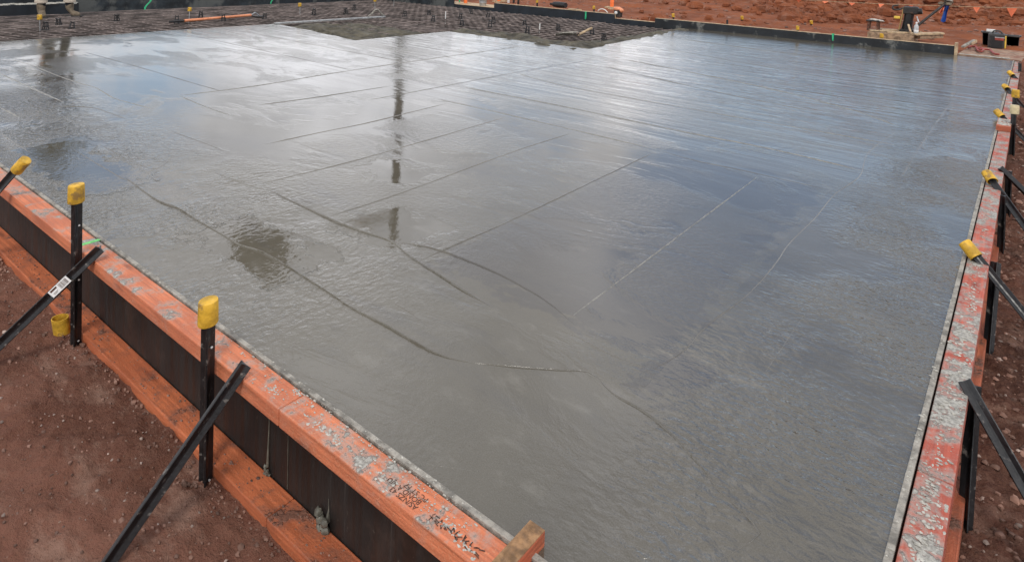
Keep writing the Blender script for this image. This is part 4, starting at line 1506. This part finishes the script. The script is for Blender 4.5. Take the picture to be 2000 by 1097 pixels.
def tub(px0, px1, pyb, pyt, Yd, mt, lb, paper=False):
    a_, b_ = GY(px0, pyb, Yd), GY(px1, pyb, Yd)
    t_ = GY((px0 + px1) / 2, pyt, Yd)
    w, zb, zt, cx = b_.x - a_.x, a_.z - .02, t_.z, (a_.x + b_.x) / 2
    r = empty('storage_tub', (cx, Yd + w * .35, zb), lb, 'tub', 'black tubs beside the tool case')
    m = MB()
    d = w * .75
    k = .86

    def ring(s, z):
        return [(cx - w / 2 * s, Yd, z), (cx + w / 2 * s, Yd, z), (cx + w / 2 * s, Yd + d, z), (cx - w / 2 * s, Yd + d, z)]
    vs = ring(k, zb) + ring(1, zt) + ring(.95, zt) + ring(k * .95, zb + .02)
    fs = [(3, 2, 1, 0)] + [(i + 4 * l, (i + 1) % 4 + 4 * l, (i + 1) % 4 + 4 + 4 * l, i + 4 + 4 * l) for l in range(3) for i in range(4)] + [(12, 13, 14, 15)]
    m.add(vs, fs).build('tub_body', mt, r, bevel=.006)
    m = MB()
    for p_, q_ in (((cx - w * .54, Yd - .02, zt), (cx + w * .54, Yd - .02, zt)), ((cx - w * .54, Yd + d + .02, zt), (cx + w * .54, Yd + d + .02, zt)), ((cx - w * .53, Yd - .02, zt + .002), (cx - w * .53, Yd + d, zt + .002)), ((cx + w * .53, Yd - .02, zt + .002), (cx + w * .53, Yd + d, zt + .002))):
        m.beam(p_, q_, .035, .025)
    m.build('rim', m_toolgrey, r, bevel=.004)
    return r, (cx, w, zb, zt, Yd, d)


TY = BY + 1.62
gtub = tub(1917, 1946, 91, 64, TY + .12, m_black, 'black tub behind the left of the tool case with a white lid sheet')
cx, w, zb, zt, yd, d = gtub[1]
tag(MB().box((cx - w * .25, yd + .02, zt + .014), (cx + w * .35, yd + d * .5, zt + .06)).build('white_packet', m_white, bevel=.006), 'white packet lying on the left black tub', 'packet')
tub(1964, 1990, 97, 71, TY + .02, m_black, 'open black tub right of the tool case')
a_, b_ = GY(1928, 98, TY - .15), GY(1961, 99, TY - .15)
t_ = GY(1944, 63, TY - .15)
zb, zt, x0, x1 = a_.z - .01, t_.z, a_.x, b_.x
tc = empty('tool_case', ((x0 + x1) / 2, TY, zb), 'charcoal tool case with a red badge and yellow side', 'tool case')
yc = TY - .15
MB().box((x0, yc, zb), (x1, yc + .24, zt - .03)).build('case_body', m_toolgrey, tc, bevel=.02)
MB().box((x0 + .03, yc - .012, zb + .05), (x1 - .03, yc + .001, zt - .07)).build('front_panel', m_black, tc, bevel=.006)
MB().box((x0 + .10, yc - .018, zb + .20), (x0 + .23, yc - .011, zb + .245)).build('badge', m_red, tc, bevel=.003)
MB().box((x0 + .10, yc - .016, zt - .105), (x0 + .24, yc - .011, zt - .085)).build('name_plate', m_steel, tc, bevel=.002)
m = MB()
m.tube(catmull([Vector(v) for v in ((x0 + .05, yc + .1, zt - .03), (x0 + .08, yc + .1, zt + .015), (x1 - .08, yc + .1, zt + .015), (x1 - .04, yc + .1, zt - .03))], .03), .014, 8)
m.build('carry_handle', m_toolgrey, tc, smooth=True)
MB().box((x1 + .001, yc + .01, zb + .02), (x1 + .022, yc + .09, zt - .06)).build('side_strip', m_yellow, tc, bevel=.004)
m = MB()
for z_ in (zb + .1, zt - .15):
    m.box((x0 + .02, yc - .02, z_ - .02), (x0 + .05, yc - .0, z_ + .02))
m.build('latch', m_dark, tc, bevel=.003)
# red hose
pts = [G(x, y, .1) for x, y in ((1892, 89), (1898, 86), (1906, 87), (1910, 94), (1917, 96), (1921, 92), (1914, 89), (1910, 91), (1926, 92), (1934, 93), (1938, 97), (1944, 101), (1952, 102))]
for q_ in pts:
    q_.z = .06
m = MB().tube(catmull(pts, .04), .017, 8)
tag(m.build('hose', m_red, smooth=True), 'red hose snaking across the plywood sheet', 'hose')
# timber lengths leaning by the form end
tl = empty('timber_length', (-.9, BY + .7, .1), 'grey timber length leaning past the end of the back form', 'timber')
MB().beam(GY(1880, 92, BY + .5), GY(1903, 79, BY + .9), .05, .03).build('board', m_grey_timber, tl, bevel=.003)
MB().beam(GY(1895, 86, BY + .75), GY(1905, 80, BY + .92), .06, .045).build('raw_end', m_pale, tl, bevel=.004)
tag(MB().lump(GY(1850, 88, BY + .1) + Vector((0, 0, -.01)), .022, .8, .2).build('white_stone', m_white, smooth=True), 'small white stone on the end of the back form', 'stone')

# ------------------------------------------------------------------ bunting
A0, A1 = GY(2070, 18, 16.0), GY(1380, -14, 20.5)
bn = empty('bunting', A0, 'orange triangular bunting strung across the red earth', 'bunting')


def bp(t):
    return A0.lerp(A1, t) - Vector((0, 0, .08 * math.sin(math.pi * min(1, t * 1.0))))


MB().tube([bp(i / 40) for i in range(41)], .006, 5).build('string', m_pale, bn, smooth=True)


def px_of(v):
    d = v - Vector((0, 0, CAMH))
    return 1000 + FPX * d.dot(_r) / d.dot(_f)


for k, x in enumerate((1977, 1908, 1843, 1780, 1722, 1664, 1612, 1560, 1505)):
    t = min((abs(px_of(bp(i / 600)) - x), i / 600) for i in range(601))[1]
    p, q = bp(t), bp(t + .01)
    d = (q - p).normalized()
    w = (.10, .075, .05, .055, .08, .10, .11, .1, .1)[k]
    n_ = d.cross(Vector((0, 0, 1))).normalized() * .002
    tip = p + d * random.uniform(-.02, .03) + Vector((random.uniform(-.03, .03), random.uniform(-.05, .05), -(.17, .11, .09, .08, .08, .07, .05, .07, .07)[k] * 1.1))
    vs = [p - d * w + n_, p + d * w + n_, tip + n_, p - d * w - n_, p + d * w - n_, tip - n_]
    MB().add(vs, [(0, 1, 2), (5, 4, 3), (0, 3, 4, 1), (1, 4, 5, 2), (2, 5, 3, 0)]).build('flag', m_flag, bn)
for v in (A0, A1):
    MB().tube([(v.x, v.y, ground_z(v.x, v.y) - .2), (v.x, v.y, v.z + .05)], .02, 8).build('post', m_dark, bn, smooth=True)


# ------------------------------------------------------------------ standing worker
def skin(name, pts, edges, radii, mt, parent, root=0):
    me = bpy.data.meshes.new(name)
    me.from_pydata([tuple(p) for p in pts], edges, [])
    o = bpy.data.objects.new(name, me)
    COL.objects.link(o)
    md = o.modifiers.new('skin', 'SKIN')
    md.use_smooth_shade = True
    for i, sv in enumerate(me.skin_vertices[0].data):
        rr = radii[i]
        sv.radius = rr if isinstance(rr, tuple) else (rr, rr)
        sv.use_root = (i == root)
    ss = o.modifiers.new('sub', 'SUBSURF')
    ss.levels = ss.render_levels = 2
    bpy.context.view_layer.update()
    nm = bpy.data.meshes.new_from_object(o.evaluated_get(bpy.context.evaluated_depsgraph_get()))
    bpy.data.objects.remove(o)
    nm.materials.clear()
    nm.materials.append(mt)
    q = bpy.data.objects.new(name, nm)
    COL.objects.link(q)
    if parent:
        q.parent = parent
    return q


fl_, fr_ = G(80, 35, -.05), G(136, 33, -.05)
mid = (fl_ + fr_) / 2
per = empty('person', (mid.x, mid.y, -.05), 'person in muddy boots and cream socks standing on the mesh', 'person')
R0 = Matrix.Rotation(YAW + .45, 3, 'Z')
ex = (fr_ - fl_)
hw = ex.length / 2
ex.normalize()
fw = Vector((ex.y, -ex.x, 0)).normalized()      # towards the camera
if fw.dot(Vector((0, -1, 0)) + Vector((1, 0, 0))) < 0:
    fw = -fw


def bp_(x, y, z):
    return ex * x + fw * y + Vector((0, 0, z))


body_p = [bp_(0, 0, .95), bp_(0, 0, 1.15), bp_(0, .01, 1.38), bp_(0, 0, 1.50), bp_(0, .03, 1.60), bp_(0, .04, 1.70),
          bp_(-.10, 0, .88), bp_(-hw * .8, .03, .50), bp_(-hw, 0, .12), bp_(.10, 0, .88), bp_(hw * .8, .03, .50), bp_(hw, 0, .12),
          bp_(-.19, 0, 1.43), bp_(-.26, .02, 1.15), bp_(-.24, .14, .93), bp_(.19, 0, 1.43), bp_(.26, .02, 1.15), bp_(.24, .14, .93)]
body_e = [(0, 1), (1, 2), (2, 3), (3, 4), (4, 5), (0, 6), (6, 7), (7, 8), (0, 9), (9, 10), (10, 11), (2, 12), (12, 13), (13, 14), (2, 15), (15, 16), (16, 17)]
body_r = [(.15, .11), (.145, .105), (.17, .11), .06, (.075, .09), (.07, .085), .10, .075, .055, .10, .075, .055, .06, .045, .033, .06, .045, .033]
skin('body', body_p, body_e, body_r, m_trouser, per)
skin('shirt', [body_p[i] for i in (0, 1, 2, 12, 13, 15, 16)], [(0, 1), (1, 2), (2, 3), (3, 4), (2, 5), (5, 6)], [(.165, .125), (.16, .12), (.185, .125), .075, .062, .075, .062], m_shirt, per)
skin('head', [bp_(0, .0, 1.50), bp_(0, .02, 1.58), bp_(0, .03, 1.66), bp_(0, .03, 1.73), bp_(0, .12, 1.645)], [(0, 1), (1, 2), (2, 3), (2, 4)], [.055, (.065, .075), (.08, .095), (.07, .08), .016], m_skin, per)
skin('hair', [bp_(0, -.02, 1.66), bp_(0, 0, 1.74)], [(0, 1)], [(.086, .09), (.08, .09)], m_hair, per)
for s, armi in ((-1, 14), (1, 17)):
    h0_ = body_p[armi]
    hp, he, hr = [h0_, h0_ + fw * .03 + Vector((0, 0, -.06))], [(0, 1)], [.03, .032]
    for k in range(5):
        base = h0_ + fw * .04 + ex * (-.03 + .015 * k) + Vector((0, 0, -.09))
        L = (.05, .07, .078, .072, .055)[k]
        hp += [base, base + fw * .01 + Vector((0, 0, -L * .5)), base + fw * .0 + Vector((0, 0, -L))]
        i0 = len(hp) - 3
        he += [(1, i0), (i0, i0 + 1), (i0 + 1, i0 + 2)]
        hr += [.01, .009, .008]
    skin('hand', hp, he, hr, m_skin, per)
for s, yawf, fp in ((-1, .1, fl_), (1, .95, fr_)):
    base = bp_(hw * s, 0, 0)
    tdir = (fw * math.cos(yawf) + ex * math.sin(yawf)).normalized()
    o = skin('boot', [base + Vector((0, 0, .30)), base + Vector((0, 0, .18)), base + Vector((0, 0, .07)), base + tdir * .10 + Vector((0, 0, .055)), base + tdir * .19 + Vector((0, 0, .045))],
             [(0, 1), (1, 2), (2, 3), (3, 4)], [.082, .074, .066, .055, .045], m_boot, per, 2)
    m = MB()
    sp_ = Vector((-tdir.y, tdir.x, 0))
    m.beam(base + tdir * -.07 + Vector((0, 0, .012)), base + tdir * .23 + Vector((0, 0, .012)), .1, .024)
    sb = MB()
    sb.v = [tuple(Vector(v) + parent_loc(per)) for v in m.v]
    sb.f = m.f
    ob = sb.build('sole', m_sole, per, bevel=.01)
    m = MB()
    m.lathe([(.075, .27), (.098, .275), (.104, .30), (.10, .325), (.07, .33)], base + parent_loc(per), 18)
    m.build('sock', m_sock, per, smooth=True)

# ------------------------------------------------------------------ unseen mast and tree, added to put dark reflections in the slab
def mirrored(px, py, dist):
    """a point above the horizon whose reflection in the slab falls on this pixel"""
    d = ray(px, py)
    hp = math.hypot(d.x, d.y)
    return Vector((d.x / hp * dist, d.y / hp * dist, -d.z / hp * dist - CAMH))


top = mirrored(771, 470, 22.0)
mp = empty('mast', (top.x, top.y, 0), 'added mast with a side arm and box, out of view, there for its reflection in the slab', 'mast')
MB().tube([(top.x, top.y, -.1), (top.x, top.y, top.z)], .13, 12).build('mast_pole', m_dark, mp, smooth=True)
bx0 = mirrored(506, 500, 21.0)
az = Vector((-bx0.y, bx0.x, 0)).normalized()
rb = MB()
rb.beam(bx0 - az * .75, bx0 + az * .75, 1.0, 1.45)
rb.build('added_box', m_black, mp, bevel=.05)  # black box added out of view for the dark patch reflected in the slab
arm_end = bx0 + az * -.7
arm_end = bx0.lerp(Vector((top.x, top.y, bx0.z)), .1)
MB().beam(bx0, (top.x, top.y, top.z - 1.0), .22, .26).build('added_arm', m_steel, mp, bevel=.02)
tr_ = mirrored(98, 330, 42)  # tree added out of view, for a dark reflection at the slab's left
tree = empty('tree', (tr_.x, tr_.y, 0), 'added tall narrow tree, out of view beyond the left wall, there for its reflection', 'tree')
MB().tube([(tr_.x, tr_.y, -.2), (tr_.x + .1, tr_.y, 5), (tr_.x, tr_.y, tr_.z - 1)], [.3, .22, .08], 10).build('trunk', m_trunk, tree, smooth=True)
lf = MB()
for i in range(2600):
    t = random.random()
    zc = tr_.z * (.45 + .6 * t)
    rr = (1.9 if t < .7 else 1.9 * (1 - (t - .7) * 2.2)) * (.6 + .4 * math.sin(zc * 2.1))
    a = random.random() * 6.3
    q = math.sqrt(random.random()) * rr
    c_ = Vector((tr_.x + math.cos(a) * q, tr_.y + math.sin(a) * q, zc))
    u1 = Vector((random.gauss(0, 1), random.gauss(0, 1), random.gauss(0, 1))).normalized() * .14
    u2 = u1.cross(Vector((random.gauss(0, 1), random.gauss(0, 1), random.gauss(0, 1)))).normalized() * .07
    lf.add([c_ - u1, c_ + u2, c_ + u1, c_ - u2], [(0, 1, 2, 3)])
lf.build('crown', m_leaf, tree)

S.cycles.use_denoising = True
S.cycles.max_bounces = 6
